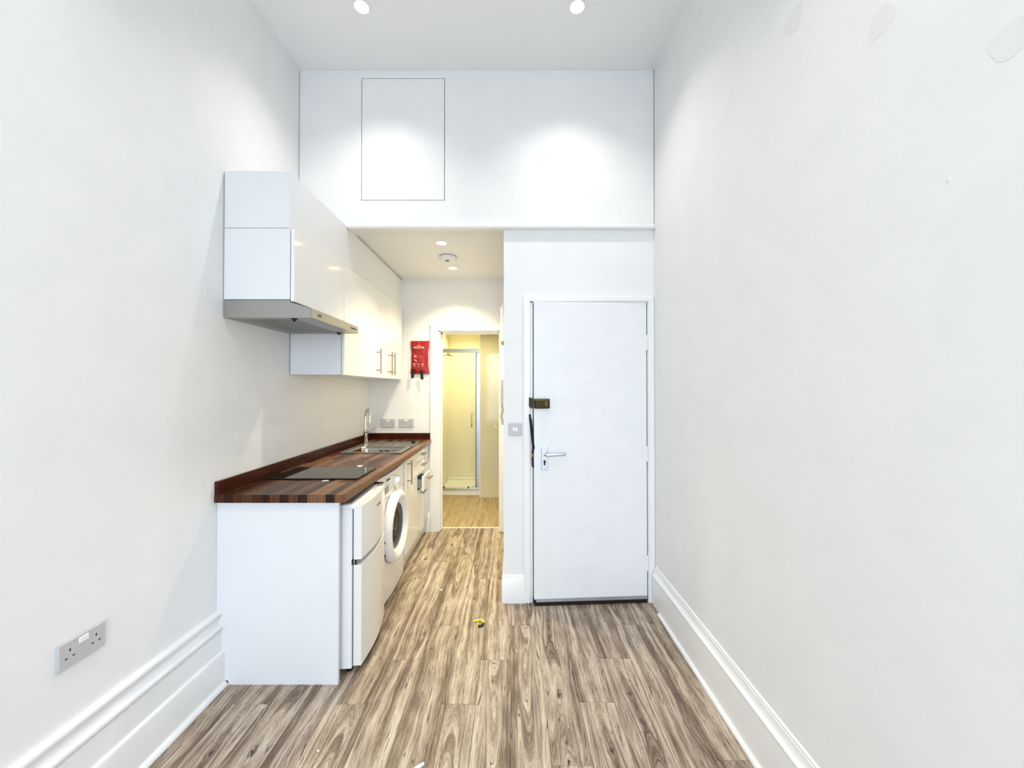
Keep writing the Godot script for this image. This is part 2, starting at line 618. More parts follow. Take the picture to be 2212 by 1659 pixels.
	var ptop := 2.005
	st = S()
	B(st, WALL_L, px0, 0, CEIL_LOW, D_KIT, D_KIT + 0.10)
	B(st, px1, -0.055, 0, CEIL_LOW, D_KIT, D_KIT + 0.10)
	B(st, px0, px1, ptop, CEIL_LOW, D_KIT, D_KIT + 0.10)
	structure(st, "wall_kitchen_end", M.wall, "white end wall of the kitchen passage above the worktop")
	# round marks slightly greyer than the wall, then plaster chips
	for p in [[1.323, 2.65, 0.040], [1.01, 2.355, 0.034], [0.745, 2.08, 0.034]]:
		st = S()
		var q := PackedVector2Array()
		for k in 20:
			var a := TAU * k / 20.0
			var r: float = p[2] * (1.0 + 0.13 * sin(a * 3.0 + p[0] * 9.0))
			q.append(Vector2(cos(a) * r * 1.15, sin(a) * r))
		extrude(st, q, V(WALL_R, p[1], p[0]), Vector3(0, 0, 1), Vector3.UP, Vector3(-0.0006, 0, 0))
		put(st, "round_mark", M.filler, wr)
	for p in [[1.778, 2.055, 0.012, 1], [0.857, 1.868, 0.004, 1], [1.843, 1.874, 0.016, -1], [2.02, 1.90, 0.005, 1]]:
		st = S()
		var q := PackedVector2Array()
		for k in 9:
			var a := TAU * k / 9.0
			var r: float = p[2] * (0.7 + 0.5 * abs(sin(a * 2.3 + p[0] * 5.0)))
			q.append(Vector2(cos(a) * r * 0.7, sin(a) * r))
		var wx: float = WALL_R if p[3] > 0 else WALL_L
		extrude(st, q, V(wx, p[1], p[0]), Vector3(0, 0, 1), Vector3.UP, Vector3(-0.0025 * p[3], 0, 0))
		put(st, "plaster_chip", M.filler, wr if p[3] > 0 else wl)

func board(x0: float, x1: float, d0: float, d1: float, y: float, mt: Material, parent: Node, flip: bool, full: float) -> void:
	var st := S()
	var us := 1.0 / 0.156
	var vs := 1.0 / full
	cbox(st, Vector3(x0, y - 0.006, -d1), Vector3(x1, y, -d0), 0.0011, Vector2(x0, d0), Vector2(us * (-1.0 if flip else 1.0), vs))
	put(st, "plank", mt, parent)

func build_floor() -> void:
	var st := S()
	B(st, WALL_L - 0.1, WALL_R + 0.1, -0.12, -0.0055, ROOM_BACK - 0.2, D_KIT + 0.1)
	var fl := structure(st, "floor", M.subfloor, "greyish brown wood-look plank floor")
	var W := 0.156
	var L := 1.17
	var starts := {-9: 2.09, -8: 1.80, -7: 2.39, -6: 2.09, -5: 1.80, -4: 2.09, -3: 2.39, -2: 1.80, -1: 2.09, 0: 2.39, 1: 1.51, 2: 1.81, 3: 2.10, 4: 2.40, 5: 1.53}
	rng.seed = 4
	var gap := 0.0005
	var bag := []
	for i in range(-10, 7):
		var x0: float = max(-0.006 + W * i, WALL_L)
		var x1: float = min(-0.006 + W * (i + 1), WALL_R)
		if x1 - x0 < 0.01:
			continue
		var s0: float = starts.get(i, 2.0)
		var d := s0 - L * 5
		while d < D_KIT + 0.1:
			var a: float = max(d, ROOM_BACK)
			var b: float = min(d + L, (D_KIT + 0.10))
			if i >= 0:
				b = min(b, 3.30)
			if b - a > 0.03:
				if bag.is_empty():
					bag = [0, 1, 2, 3, 4, 5, 6]
				var pick: int = bag[rng.randi() % bag.size()]
				bag.erase(pick)
				board(x0 + gap, x1 - gap, a + gap, b - gap, 0.0, M.boards[pick], fl, rng.randf() < 0.5, L)
			d += L
	# shower room floor
	st = S()
	B(st, WALL_L, 0.6, -0.12, -0.0055, D_KIT + 0.1, 6.2)
	var fb := structure(st, "floor_shower_room", M.subfloor, "yellow-lit plank floor of the shower room")
	for i in 10:
		var x0 := WALL_L + 0.2 * i
		var x1: float = min(x0 + 0.2, 0.6)
		var cut := 4.06 + 0.31 * ((i * 3) % 4)
		for seg in [[4.052, cut], [cut, cut + 1.2], [cut + 1.2, 6.1]]:
			if seg[1] - seg[0] > 0.03:
				board(x0 + gap, x1 - gap, seg[0] + gap, seg[1] - gap, 0.0, M.bath_boards[(i + int(seg[0] * 3)) % 2], fb, i % 2 == 0, 1.2)
	st = S()
	B(st, -0.735, -0.112, 0.0, 0.004, 4.04, 4.062, 0.0015)
	structure(st, "trim_threshold", M.trim, "pale threshold strip in the shower room doorway")

func skirt(poly: Array, o: Vector3, u: Vector3, w: Vector3, called: String, label: String, m: Material) -> MeshInstance3D:
	var p := PackedVector2Array()
	for q in poly: p.append(q)
	var st := S()
	extrude(st, p, o, u, Vector3.UP, w)
	return structure(st, called, m, label)

func build_skirtings() -> void:
	# tall Victorian skirting on the left wall, up to the end panel
	var pl := [Vector2(0, 0), Vector2(0.040, 0), Vector2(0.040, 0.150), Vector2(0.037, 0.158), Vector2(0.026, 0.164), Vector2(0.0245, 0.250), Vector2(0.018, 0.253), Vector2(0.018, 0.258)]
	for k in 9:
		var a := -PI / 2 + PI * k / 8.0
		pl.append(Vector2(0.020 + 0.010 * cos(a), 0.2715 + 0.0135 * sin(a)))
	pl.append(Vector2(0.013, 0.2855))
	pl.append(Vector2(0.008, 0.290))
	pl.append(Vector2(0.0055, 0.300))
	pl.append(Vector2(0.006, 0.312))
	pl.append(Vector2(0.009, 0.319))
	for k in 9:
		var a := -PI / 2 + PI * k / 8.0
		pl.append(Vector2(0.0115 + 0.0115 * cos(a), 0.335 + 0.014 * sin(a)))
	pl.append(Vector2(0.0, 0.350))
	left_profile = pl
	skirt(pl, V(WALL_L, 0, ROOM_BACK), Vector3.RIGHT, V(0, 0, 1.925 - ROOM_BACK), "baseboard_left", "tall moulded white skirting board on the left wall", M.trim)
	var qd := [Vector2(0, 0)]
	for k in 6:
		var a := PI * 0.5 * k / 5.0
		qd.append(Vector2(0.019 * cos(a), 0.019 * sin(a)))
	skirt(qd, V(WALL_L + 0.040, 0, ROOM_BACK), Vector3.RIGHT, V(0, 0, 1.917 - ROOM_BACK), "trim_bead_left", "thin white beading at the foot of the left skirting", M.trim)
	# right wall
	var pr := [Vector2(0, 0), Vector2(0.024, 0), Vector2(0.024, 0.182), Vector2(0.0225, 0.190), Vector2(0.0265, 0.192), Vector2(0.0265, 0.197), Vector2(0.020, 0.201), Vector2(0.015, 0.207), Vector2(0.0115, 0.216), Vector2(0.0095, 0.228), Vector2(0.0085, 0.238), Vector2(0.0065, 0.240), Vector2(0.006, 0.248), Vector2(0.0, 0.253)]
	skirt(pr, V(WALL_R, 0, ROOM_BACK), Vector3.LEFT, V(0, 0, D_END - 0.03 - ROOM_BACK), "baseboard_right", "white skirting board with bright sloping top on the right wall", M.trim)
	var qr := []
	for q in qd: qr.append(q * 0.8)
	skirt(qr, V(WALL_R - 0.024, 0, ROOM_BACK), Vector3.LEFT, V(0, 0, 2.50 - ROOM_BACK), "trim_bead_right", "thin white beading at the foot of the right skirting", M.trim)
	# short skirting between alcove and entry door
	var st := S()
	var ps := PackedVector2Array([Vector2(0, 0), Vector2(0.018, 0), Vector2(0.018, 0.155), Vector2(0.012, 0.165), Vector2(0.012, 0.172), Vector2(0.004, 0.182), Vector2(0, 0.182)])
	extrude(st, ps, Vector3(-0.066, 0, -D_END), Vector3(0, 0, 1), Vector3.UP, Vector3(0.066 + 0.083, 0, 0))
	structure(st, "baseboard_entry", M.trim, "short white skirting piece between passage and entry door")
	st = S()
	extrude(st, ps, Vector3(-0.055, 0, -D_END), Vector3(-1, 0, 0) * 0.6, Vector3.UP, V(0, 0, D_KIT - D_END))
	structure(st, "baseboard_passage", M.trim, "white skirting along the right side of the kitchen passage")
	st = S()
	extrude(st, ps, Vector3(-1.0, 0, -D_KIT), Vector3(0, 0, 1), Vector3.UP, Vector3(0.19, 0, 0))
	structure(st, "baseboard_kitchen_end", M.trim, "white skirting piece beside the shower room doorway")

# ------------------------------------------------------------------ doors
func build_entry_door() -> void:
	# frame: lining plus flat architrave with a rounded outer edge
	var f := thing("trim_entry_frame", "white architrave and lining around the entry door", "", V(0.52, 0, D_END), "", "structure")
	var st := S()
	B(st, 0.076, 0.122, 0, 2.022, D_END - 0.018, D_END + 0.004, 0.004)
	put(st, "architrave", M.trim, f)
	st = S()
	B(st, 0.903, 0.944, 0, 2.022, D_END - 0.018, D_END + 0.004, 0.004)
	put(st, "architrave", M.trim, f)
	st = S()
	B(st, 0.076, 0.944, 1.992, 2.028, D_END - 0.0185, D_END + 0.004, 0.004)
	put(st, "architrave", M.trim, f)
	st = S()
	B(st, 0.118, 0.138, 0, 2.0, D_END - 0.006, D_END + 0.10, 0.001)
	B(st, 0.900, 0.914, 0, 2.0, D_END - 0.006, D_END + 0.10, 0.001)
	B(st, 0.118, 0.914, 1.985, 2.015, D_END - 0.006, D_END + 0.10, 0.001)
	put(st, "lining", M.trim, f)
	# keep of the rim lock on the frame
	st = S()
	B(st, 0.118, 0.139, 1.285, 1.352, D_END - 0.034, D_END + 0.0, 0.003)
	B(st, 0.112, 0.120, 1.292, 1.356, D_END - 0.026, D_END - 0.018, 0.001)
	put(st, "lock_keep", M.bronze, f)
	# the leaf, hinged on its right edge, standing slightly open into the room; local: hinge edge at x = 0, leaf runs to -x, front face +z
	var dr := thing("door_1", "white flush entry door standing slightly ajar with lever handle", "", V(0.894, 0, D_END - 0.006), "", "structure", false)
	dr.rotation.y = 0.056
	var Wd := 0.751
	st = S()
	cbox(st, Vector3(-Wd, 0.040, -0.042), Vector3(0, 1.985, 0.0), 0.0015)
	put(st, "door_leaf", M.doorpaint, dr)
	# drop seal at the foot: aluminium strip, screws, brush
	st = S()
	cbox(st, Vector3(-Wd + 0.012, 0.026, 0.0), Vector3(-0.002, 0.050, 0.006), 0.0015)
	var strip := put(st, "seal_strip", M.alu, dr)
	for sx in [-0.70, -0.40, -0.09]:
		st = S()
		lathe(st, [Vector2(0.0, 0.0015), Vector2(0.003, 0.001), Vector2(0.004, 0.0)], Vector3(sx, 0.040, 0.006), Vector3(0, 0, -1), 10)
		put(st, "screw", M.dark, strip)
	st = S()
	cbox(st, Vector3(-Wd + 0.002, 0.004, -0.002), Vector3(-0.002, 0.030, 0.005), 0.001)
	put(st, "brush_seal", M.webbing, dr)
	# hinges
	for hy in [1.72, 0.98, 0.26]:
		st = S()
		for k in 5:
			var y0: float = hy - 0.05 + 0.02 * k
			lathe(st, [Vector2(0.0, y0), Vector2(0.0062, y0), Vector2(0.0062, y0 + 0.0185), Vector2(0.0, y0 + 0.0185)], Vector3(0.003, 0, 0.003), Vector3.UP, 10)
		cbox(st, Vector3(-0.010, hy - 0.05, -0.0005), Vector3(0.002, hy + 0.05, 0.0012))
		put(st, "hinge", M.trim, dr)
	# rim nightlatch
	st = S()
	plate(st, Vector3(-Wd + 0.050, 1.316, 0), Vector3.RIGHT, Vector3.UP, Vector3(0, 0, 1), Vector2(0.100, 0.064), 0.006, 0.026, 0.005)
	var lock := put(st, "rim_lock", M.bronze, dr)
	lock.set_meta("label", "dark bronze rim nightlatch")
	st = S()
	cbox(st, Vector3(-Wd + 0.004, 1.335, 0.0255), Vector3(-Wd + 0.092, 1.343, 0.028), 0.001)
	put(st, "case_ridge", M.bronze_hi, lock)
	st = S()
	lathe(st, [Vector2(0.0, 0.0), Vector2(0.010, 0.0), Vector2(0.010, 0.006), Vector2(0.0, 0.008)], Vector3(-Wd + 0.074, 1.316, 0.026), Vector3(0, 0, 1), 16)
	extrude(st, rr(0.014, 0.036, 0.006), Vector3(-Wd + 0.074, 1.316, 0.031), Vector3.RIGHT, Vector3.UP, Vector3(0, 0, 0.011))
	put(st, "turn_knob", M.bronze_hi, lock)
	st = S()
	lathe(st, [Vector2(0.0, 0.0), Vector2(0.005, 0.0), Vector2(0.004, 0.005), Vector2(0.0, 0.006)], Vector3(-Wd + 0.036, 1.312, 0.026), Vector3(0, 0, 1), 12)
	put(st, "snib", M.bronze_hi, lock)
	# lever handle on backplate with euro cylinder
	var hx := -Wd + 0.068
	st = S()
	plate(st, Vector3(hx, 0.958, 0), Vector3.RIGHT, Vector3.UP, Vector3(0, 0, 1), Vector2(0.043, 0.152), 0.007, 0.008, 0.0025)
	var bp := put(st, "handle_plate", M.alu, dr)
	st = S()
	lathe(st, [Vector2(0.013, 0.0), Vector2(0.013, 0.004), Vector2(0.0, 0.004)], Vector3(hx, 0.987, 0.008), Vector3(0, 0, 1), 18)
	var path := [Vector3(hx, 0.987, 0.008), Vector3(hx, 0.987, 0.040)]
	path.append_array(arc(Vector3(hx + 0.015, 0.987, 0.040), Vector3(-1, 0, 0), Vector3(0, 0, 1), 0.015, 0.0, PI / 2, 6))
	path.append_array(arc(Vector3(hx + 0.112, 0.990, 0.040), Vector3(0, 0, 1), Vector3(1, 0, 0), 0.015, 0.0, PI / 2, 6))
	path.append(Vector3(hx + 0.127, 0.990, 0.012))
	tube(st, path, 0.0092, 14)
	put(st, "lever_handle", M.alu, bp)
	st = S()
	extrude(st, circle(0.0085, 18), Vector3(hx, 0.938, 0.008), Vector3.RIGHT, Vector3.UP, Vector3(0, 0, 0.0035))
	extrude(st, rr(0.010, 0.034, 0.0048), Vector3(hx, 0.931, 0.008), Vector3.RIGHT, Vector3.UP, Vector3(0, 0, 0.003))
	put(st, "key_cylinder", M.bronze, bp)
	# black strap caught in the gap
	var sp := thing("black_strap", "black webbing strap hanging in the gap of the entry door", "strap", V(0.127, 1.02, D_END - 0.03))
	st = S()
	tube(st, [V(0.117, 1.243, 2.628), V(0.118, 1.235, 2.626), V(0.120, 1.20, 2.622), V(0.124, 1.19, 2.62)], 0.0065, 10)
	tube(st, [V(0.121, 1.215, 2.621), V(0.126, 1.17, 2.617), V(0.132, 1.11, 2.612), V(0.138, 1.05, 2.606), V(0.1405, 1.02, 2.602)], 0.0088, 10)
	put(st, "webbing", M.webbing, sp)
	st = S()
	tube(st, [V(0.1375, 1.02, 2.603), V(0.135, 1.00, 2.605), V(0.134, 0.95, 2.605), V(0.1355, 0.91, 2.604), V(0.139, 0.90, 2.602)], 0.0065, 10)
	put(st, "loop", M.webbing, sp)
	st = S()
	B(st, 0.130, 0.139, 0.968, 0.990, 2.596, 2.6045, 0.001)
	put(st, "brass_tag", M.brass, sp)

func build_switches() -> void:
	# two-gang light switch on the entry wall
	var t := thing("light_switch", "grey two-gang light switch between passage and entry door", "switch", V(0.021, 1.102, D_END))
	var st := S()
	plate(st, V(0.021, 1.144, D_END), Vector3.RIGHT, Vector3.UP, Vector3(0, 0, 1), Vector2(0.087, 0.085), 0.006, 0.009, 0.003)
	var p := put(st, "plate", M.socket, t)
	for k in [-1, 1]:
		st = S()
		var cx: float = 0.021 + k * 0.0085
		cbox(st, Vector3(cx - 0.007, 1.131, -D_END + 0.009), Vector3(cx + 0.007, 1.157, -D_END + 0.0125), 0.0015)
		put(st, "rocker", M.plastic_white, t)

func double_socket(c: Vector3, u: Vector3, w: Vector3, label: String, group: String) -> void:
	var t := thing("double_socket", label, "socket", c - Vector3.UP * 0.043, group)
	var up := Vector3.UP
	var st := S()
	plate(st, c, u, up, w, Vector2(0.147, 0.086), 0.006, 0.010, 0.0035)
	put(st, "plate", M.socket, t)
	st = S()
	plate(st, c + up * 0.024 + w * 0.010, u, up, w, Vector2(0.030, 0.019), 0.002, 0.0035, 0.0015)
	put(st, "rocker_switch", M.plastic_white, t)
	for s in [-1.0, 1.0]:
		st = S()
		extrude(st, rr(0.0042, 0.009, 0.001, 2), c + u * (0.040 * s) + up * 0.012 + w * 0.0095, u, up, w * 0.0008)
		for q in [-1.0, 1.0]:
			extrude(st, rr(0.0075, 0.0042, 0.001, 2), c + u * (0.040 * s + 0.011 * q) + up * -0.011 + w * 0.0095, u, up, w * 0.0008)
		put(st, "pin_slots", M.dark, t)

# ------------------------------------------------------------------ wall units
func bar_handle(st: SurfaceTool, a: Vector3, b: Vector3, out: Vector3) -> void:
	var dir := (b - a).normalized()
	tube(st, [a + out * 0.035, b + out * 0.035], 0.0062, 12)
	for q in [a + dir * 0.028, b - dir * 0.028]:
		tube(st, [q, q + out * 0.035], 0.0046, 10)

func build_wall_units() -> void:
	var xb := WALL_L + 0.005
	var xf := -1.088           # carcass front
	var xd := -1.068           # door face
	# boxing between units and ceiling
	var st := S()
	var sf := thing("trim_boxing", "white boxing above the wall units", "", V(-1.25, 2.2, 2.9), "", "structure")
	B(st, xb, xf - 0.004, 2.204, 2.484, 1.945, D_KIT - 0.001, 0.001)
	put(st, "boxing_panel", M.panel, sf)
	# cabinet over the hood
	var c := thing("hood_cabinet", "short white wall cabinet above the steel cooker hood", "cabinet", V(-1.25, 1.852, 2.235))
	st = S()
	B(st, xb, xf, 1.852, 2.202, 1.945, 2.528, 0.001)
	put(st, "carcass", M.panel, c)
	st = S()
	B(st, xf + 0.003, xd, 1.842, 2.198, 1.947, 2.526, 0.0015)
	put(st, "door", M.gloss, c)
	# single and double wall cabinets
	var c2 := thing("wall_cabinet", "white gloss single-door wall cabinet next to the cooker hood", "cabinet", V(-1.25, 1.503, 2.85), "wall cabinets")
	st = S()
	B(st, xb, xf, 1.503, 2.202, 2.531, 3.172, 0.001)
	put(st, "carcass", M.panel, c2)
	st = S()
	B(st, xf + 0.003, xd, 1.500, 2.198, 2.532, 3.172, 0.0015)
	var dd := put(st, "door", M.gloss, c2)
	st = S()
	bar_handle(st, V(xd, 1.530, 3.135), V(xd, 1.728, 3.135), Vector3.RIGHT)
	put(st, "handle", M.satin, dd)
	var c3 := thing("wall_cabinet", "white gloss double-door wall cabinet at the end wall", "cabinet", V(-1.25, 1.503, 3.5), "wall cabinets")
	st = S()
	B(st, xb, xf, 1.503, 2.202, 3.175, 3.86, 0.001)
	put(st, "carcass", M.panel, c3)
	for q in [[3.175, 3.478, 3.435], [3.481, 3.86, 3.515]]:
		st = S()
		B(st, xf + 0.003, xd, 1.500, 2.198, q[0], q[1], 0.0015)
		var dv := put(st, "door", M.gloss, c3)
		st = S()
		bar_handle(st, V(xd, 1.530, q[2]), V(xd, 1.728, q[2]), Vector3.RIGHT)
		put(st, "handle", M.satin, dv)
	st = S()
	B(st, xb, xf - 0.01, 1.503, 2.202, 3.861, D_KIT - 0.001)
	structure(st, "trim_filler_wall_unit", M.panel, "white filler strip between wall cabinet and end wall")
	build_hood(xb, xf)

func build_hood(xb: float, xf: float) -> void:
	var d0 := 1.946
	var d1 := 2.527
	var yb := 1.762
	var h := thing("cooker_hood", "brushed steel visor cooker hood under the short cabinet", "cooker hood", V(-1.2, yb, 2.235))
	var st := S()
	# side profile (x, y) extruded along depth; hollow underneath
	var prof := PackedVector2Array([Vector2(xb, yb + 0.006), Vector2(-0.984, yb + 0.006), Vector2(-0.984, 1.806), Vector2(xf + 0.001, 1.839), Vector2(xf, 1.849), Vector2(xb, 1.849)])
	extrude(st, prof, V(0, 0, d0), Vector3.RIGHT, Vector3.UP, V(0, 0, d1 - d0))
	put(st, "body", M.steel, h)
	st = S()   # lower lip around the underside
	B(st, xb, -0.984, yb, yb + 0.006, d0, d0 + 0.012)
	B(st, xb, -0.984, yb, yb + 0.006, d1 - 0.012, d1)
	B(st, xb, xb + 0.02, yb, yb + 0.006, d0 + 0.012, d1 - 0.012)
	B(st, -1.06, -0.984, yb, yb + 0.006, d0 + 0.012, d1 - 0.012)
	put(st, "underside_lip", M.steel, h)
	st = S()
	B(st, -0.984, -0.978, yb - 0.001, 1.807, d0, d1, 0.0015)
	var front := put(st, "visor_strip", mat(Color(0.70, 0.685, 0.64), 0.4, 0.8), h)
	text_mesh("cata", "logo", 0.022, M.ink, front, V(-0.9775, 1.785, d0 + 0.075), Vector3(0, PI / 2, 0))
	st = S()
	for k in 5:
		B(st, -0.978, -0.9745, 1.780, 1.7865, d1 - 0.115 + 0.017 * k, d1 - 0.103 + 0.017 * k, 0.001)
	put(st, "push_buttons", M.dark, front)
	st = S()
	B(st, -0.978, -0.977, 1.772, 1.798, d1 - 0.125, d1 - 0.025, 0.0004)
	put(st, "button_panel", M.steel, front)
	# grease filter: frame plus perforated grid
	st = S()
	B(st, xb + 0.02, -1.06, yb + 0.0055, yb + 0.0058, d0 + 0.012, d1 - 0.012)
	var flt := put(st, "filter_backing", mat(Color(0.06, 0.06, 0.055), 0.9), h)
	st = S()
	var fx0 := xb + 0.06
	var fx1 := -1.09
	B(st, xb + 0.02, fx0, yb + 0.001, yb + 0.004, d0 + 0.012, d1 - 0.012)
	B(st, fx1, -1.06, yb + 0.001, yb + 0.004, d0 + 0.012, d1 - 0.012)
	B(st, fx0, fx1, yb + 0.001, yb + 0.004, d0 + 0.012, d0 + 0.05)
	B(st, fx0, fx1, yb + 0.001, yb + 0.004, d1 - 0.05, d1 - 0.012)
	var nx := 11
	for k in nx:
		var x := lerpf(fx0, fx1, (k + 0.5) / nx)
		B(st, x - 0.0045, x + 0.0045, yb + 0.0015, yb + 0.003, d0 + 0.05, d1 - 0.05)
	var nd := 19
	for k in nd:
		var d := lerpf(d0 + 0.05, d1 - 0.05, (k + 0.5) / nd)
		B(st, fx0, fx1, yb + 0.0012, yb + 0.0028, d - 0.0045, d + 0.0045)
	put(st, "grease_filter", M.steel, h)
	for d in [d0 + 0.035, d1 - 0.035]:
		st = S()
		B(st, -1.098, -1.072, yb - 0.003, yb + 0.001, d - 0.010, d + 0.010, 0.001)
		B(st, -1.090, -1.080, yb - 0.012, yb - 0.002, d - 0.006, d + 0.006, 0.0015)
		put(st, "filter_catch", M.dark, h)

# ------------------------------------------------------------------ base units
const WT_Y := 0.910
const WT_T := 0.038
const WT_F := -0.797

func build_worktop() -> void:
	var t := thing("worktop", "dark walnut block-effect worktop with upstand along two walls", "worktop", V(-1.1, WT_Y - WT_T, 2.9))
	rng.seed = 77
	var x0 := WALL_L + 0.001
	var rows := 14
	var wd := (WT_F - x0) / rows
	var d_start := 1.897
	var d_end := D_KIT - 0.001
	var last := -1
	for r in rows:
		var xa := x0 + wd * r
		var xb := xa + wd
		var cut: bool = xa > -1.325 and xb < -0.875
		var d := d_start
		var first := true
		while d < d_end - 0.001:
			var ln := rng.randf_range(0.24, 0.62)
			if first:
				ln = rng.randf_range(0.12, 0.6)
				first = false
			if r == rows - 1:
				ln = rng.randf_range(0.9, 1.2)
			var e: float = min(d + ln, d_end)
			if d_end - e < 0.08:
				e = d_end
			var pick := rng.randi() % 4
			if pick == last:
				pick = (pick + 1 + rng.randi() % 2) % 4
			if r == rows - 1:
				pick = 2
			last = pick
			var parts := [[d, e]]
			if cut:
				parts = []
				if d < 3.115: parts.append([d, min(e, 3.115)])
				if e > 3.46: parts.append([max(d, 3.46), e])
			for q in parts:
				if q[1] - q[0] < 0.004:
					continue
				var st := S()
				cbox(st, Vector3(xa, WT_Y - WT_T, -q[1]), Vector3(xb, WT_Y, -q[0]), 0.0, Vector2(xa + rng.randf(), q[0] + rng.randf()), Vector2(1.0 / wd, 1.6))
				put(st, "stave", M.staves[pick], t)
			d = e
	# laminated front edge
	var eb := S()
	cbox(eb, Vector3(WT_F, WT_Y - WT_T, -d_end), Vector3(WT_F + 0.0016, WT_Y, -d_start), 0.0006, Vector2(WT_Y, 0), Vector2(22.0, 0.6), 1)
	put(eb, "edge_band", M.staves[2], t)
	# upstands
	var st := S()
	cbox(st, Vector3(x0, WT_Y, -d_end), Vector3(x0 + 0.018, 0.972, -d_start), 0.002, Vector2(WT_Y, 0), Vector2(14.0, 0.45), 1)
	put(st, "upstand", M.upstand, t)
	st = S()
	cbox(st, Vector3(x0 + 0.018, WT_Y, -d_end), Vector3(WT_F, 0.972, -(d_end - 0.018)), 0.002, Vector2(WT_Y, 0), Vector2(14.0, 0.45), 2)
	put(st, "upstand", M.upstand, t)

func build_base_units() -> void:
	# end panel scribed over the skirting
	var st := S()
	var pp := PackedVector2Array([Vector2(WALL_L + 0.0595, 0.0), Vector2(-0.832, 0.0), Vector2(-0.832, 0.8715), Vector2(WALL_L + 0.001, 0.8715), Vector2(WALL_L + 0.001, 0.3515)])
	for k in range(left_profile.size() - 2, 1, -1):
		pp.append(Vector2(WALL_L + left_profile[k].x + 0.0004, left_profile[k].y))
	pp.append(Vector2(WALL_L + 0.0404, 0.0195))
	pp.append(Vector2(WALL_L + 0.0595, 0.0195))
	extrude(st, pp, V(0, 0, 1.917), Vector3.RIGHT, Vector3.UP, V(0, 0, 0.018))
	var ep := put(st, "end_panel", M.panel)
	meta(ep, "plain white end panel closing the near end of the worktop run", "panel")
	build_fridge()
	build_washer()
	var xf := -0.815
	# door unit
	var c := thing("base_cabinet", "white base cabinet with tall bar handle beside the washing machine", "cabinet", V(-1.1, 0, 3.25))
	st = S()
	B(st, WALL_L + 0.05, xf - 0.021, 0.135, 0.153, 3.068, 3.436, 0.001)
	B(st, WALL_L + 0.05, xf - 0.021, 0.153, 0.8715, 3.068, 3.084, 0.001)
	B(st, WALL_L + 0.05, xf - 0.021, 0.153, 0.70, 3.420, 3.436, 0.001)
	B(st, WALL_L + 0.05, WALL_L + 0.06, 0.153, 0.70, 3.084, 3.420, 0.001)
	put(st, "carcass", M.carcass, c)
	st = S()
	B(st, xf - 0.018, xf, 0.135, 0.862, 3.066, 3.440, 0.0015)
	var dd := put(st, "door", M.gloss, c)
	st = S()
	bar_handle(st, V(xf, 0.668, 3.105), V(xf, 0.855, 3.105), Vector3.RIGHT)
	put(st, "handle", M.satin, dd)
	# drawer unit
	var u := thing("drawer_unit", "narrow white drawer unit with one drawer pulled out", "drawer unit", V(-1.1, 0, 3.58))
	st = S()
	B(st, WALL_L + 0.05, xf - 0.021, 0.135, 0.153, 3.442, 3.716, 0.001)
	B(st, WALL_L + 0.05, xf - 0.021, 0.153, 0.8715, 3.442, 3.458, 0.001)
	B(st, WALL_L + 0.05, xf - 0.021, 0.153, 0.8715, 3.700, 3.716, 0.001)
	B(st, WALL_L + 0.05, WALL_L + 0.06, 0.153, 0.8715, 3.458, 3.700, 0.001)
	put(st, "carcass", M.carcass, u)
	for q in [[0.772, 0.862, 0.0], [0.656, 0.768, 0.0], [0.530, 0.652, 0.054], [0.137, 0.526, 0.0]]:
		var off: float = q[2]
		st = S()
		B(st, xf - 0.018 + off, xf + off, q[0], q[1], 3.444, 3.714, 0.0015)
		var dv := put(st, "drawer", M.gloss, u)
		st = S()
		var hb: float = xf + off
		for z in [3.463, 3.690]:
			B(st, -1.28 + off, hb - 0.018, q[0] + 0.02, q[1] - 0.03, z, z + 0.006)
		B(st, -1.28 + off, hb - 0.018, q[0] + 0.02, q[0] + 0.026, 3.469, 3.690)
		put(st, "drawer_box", M.grey_plastic, dv)
		st = S()
		bar_handle(st, V(hb, q[1] - 0.034, 3.515), V(hb, q[1] - 0.034, 3.645), Vector3.RIGHT)
		put(st, "handle", M.satin, dv)
	# filler and plinth
	st = S()
	B(st, xf - 0.045, xf - 0.028, 0.135, 0.8715, 3.718, 3.80, 0.001)
	B(st, xf - 0.10, xf - 0.012, 0.150, 0.8715, 3.80, D_KIT - 0.001, 0.002)
	structure(st, "trim_filler_base_unit", M.panel, "white filler between drawer unit and end wall")
	st = S()
	B(st, xf - 0.062, xf - 0.046, 0.001, 0.134, 3.07, 3.93, 0.001)
	structure(st, "trim_plinth", M.plinth, "low cream plinth under the base cabinets")

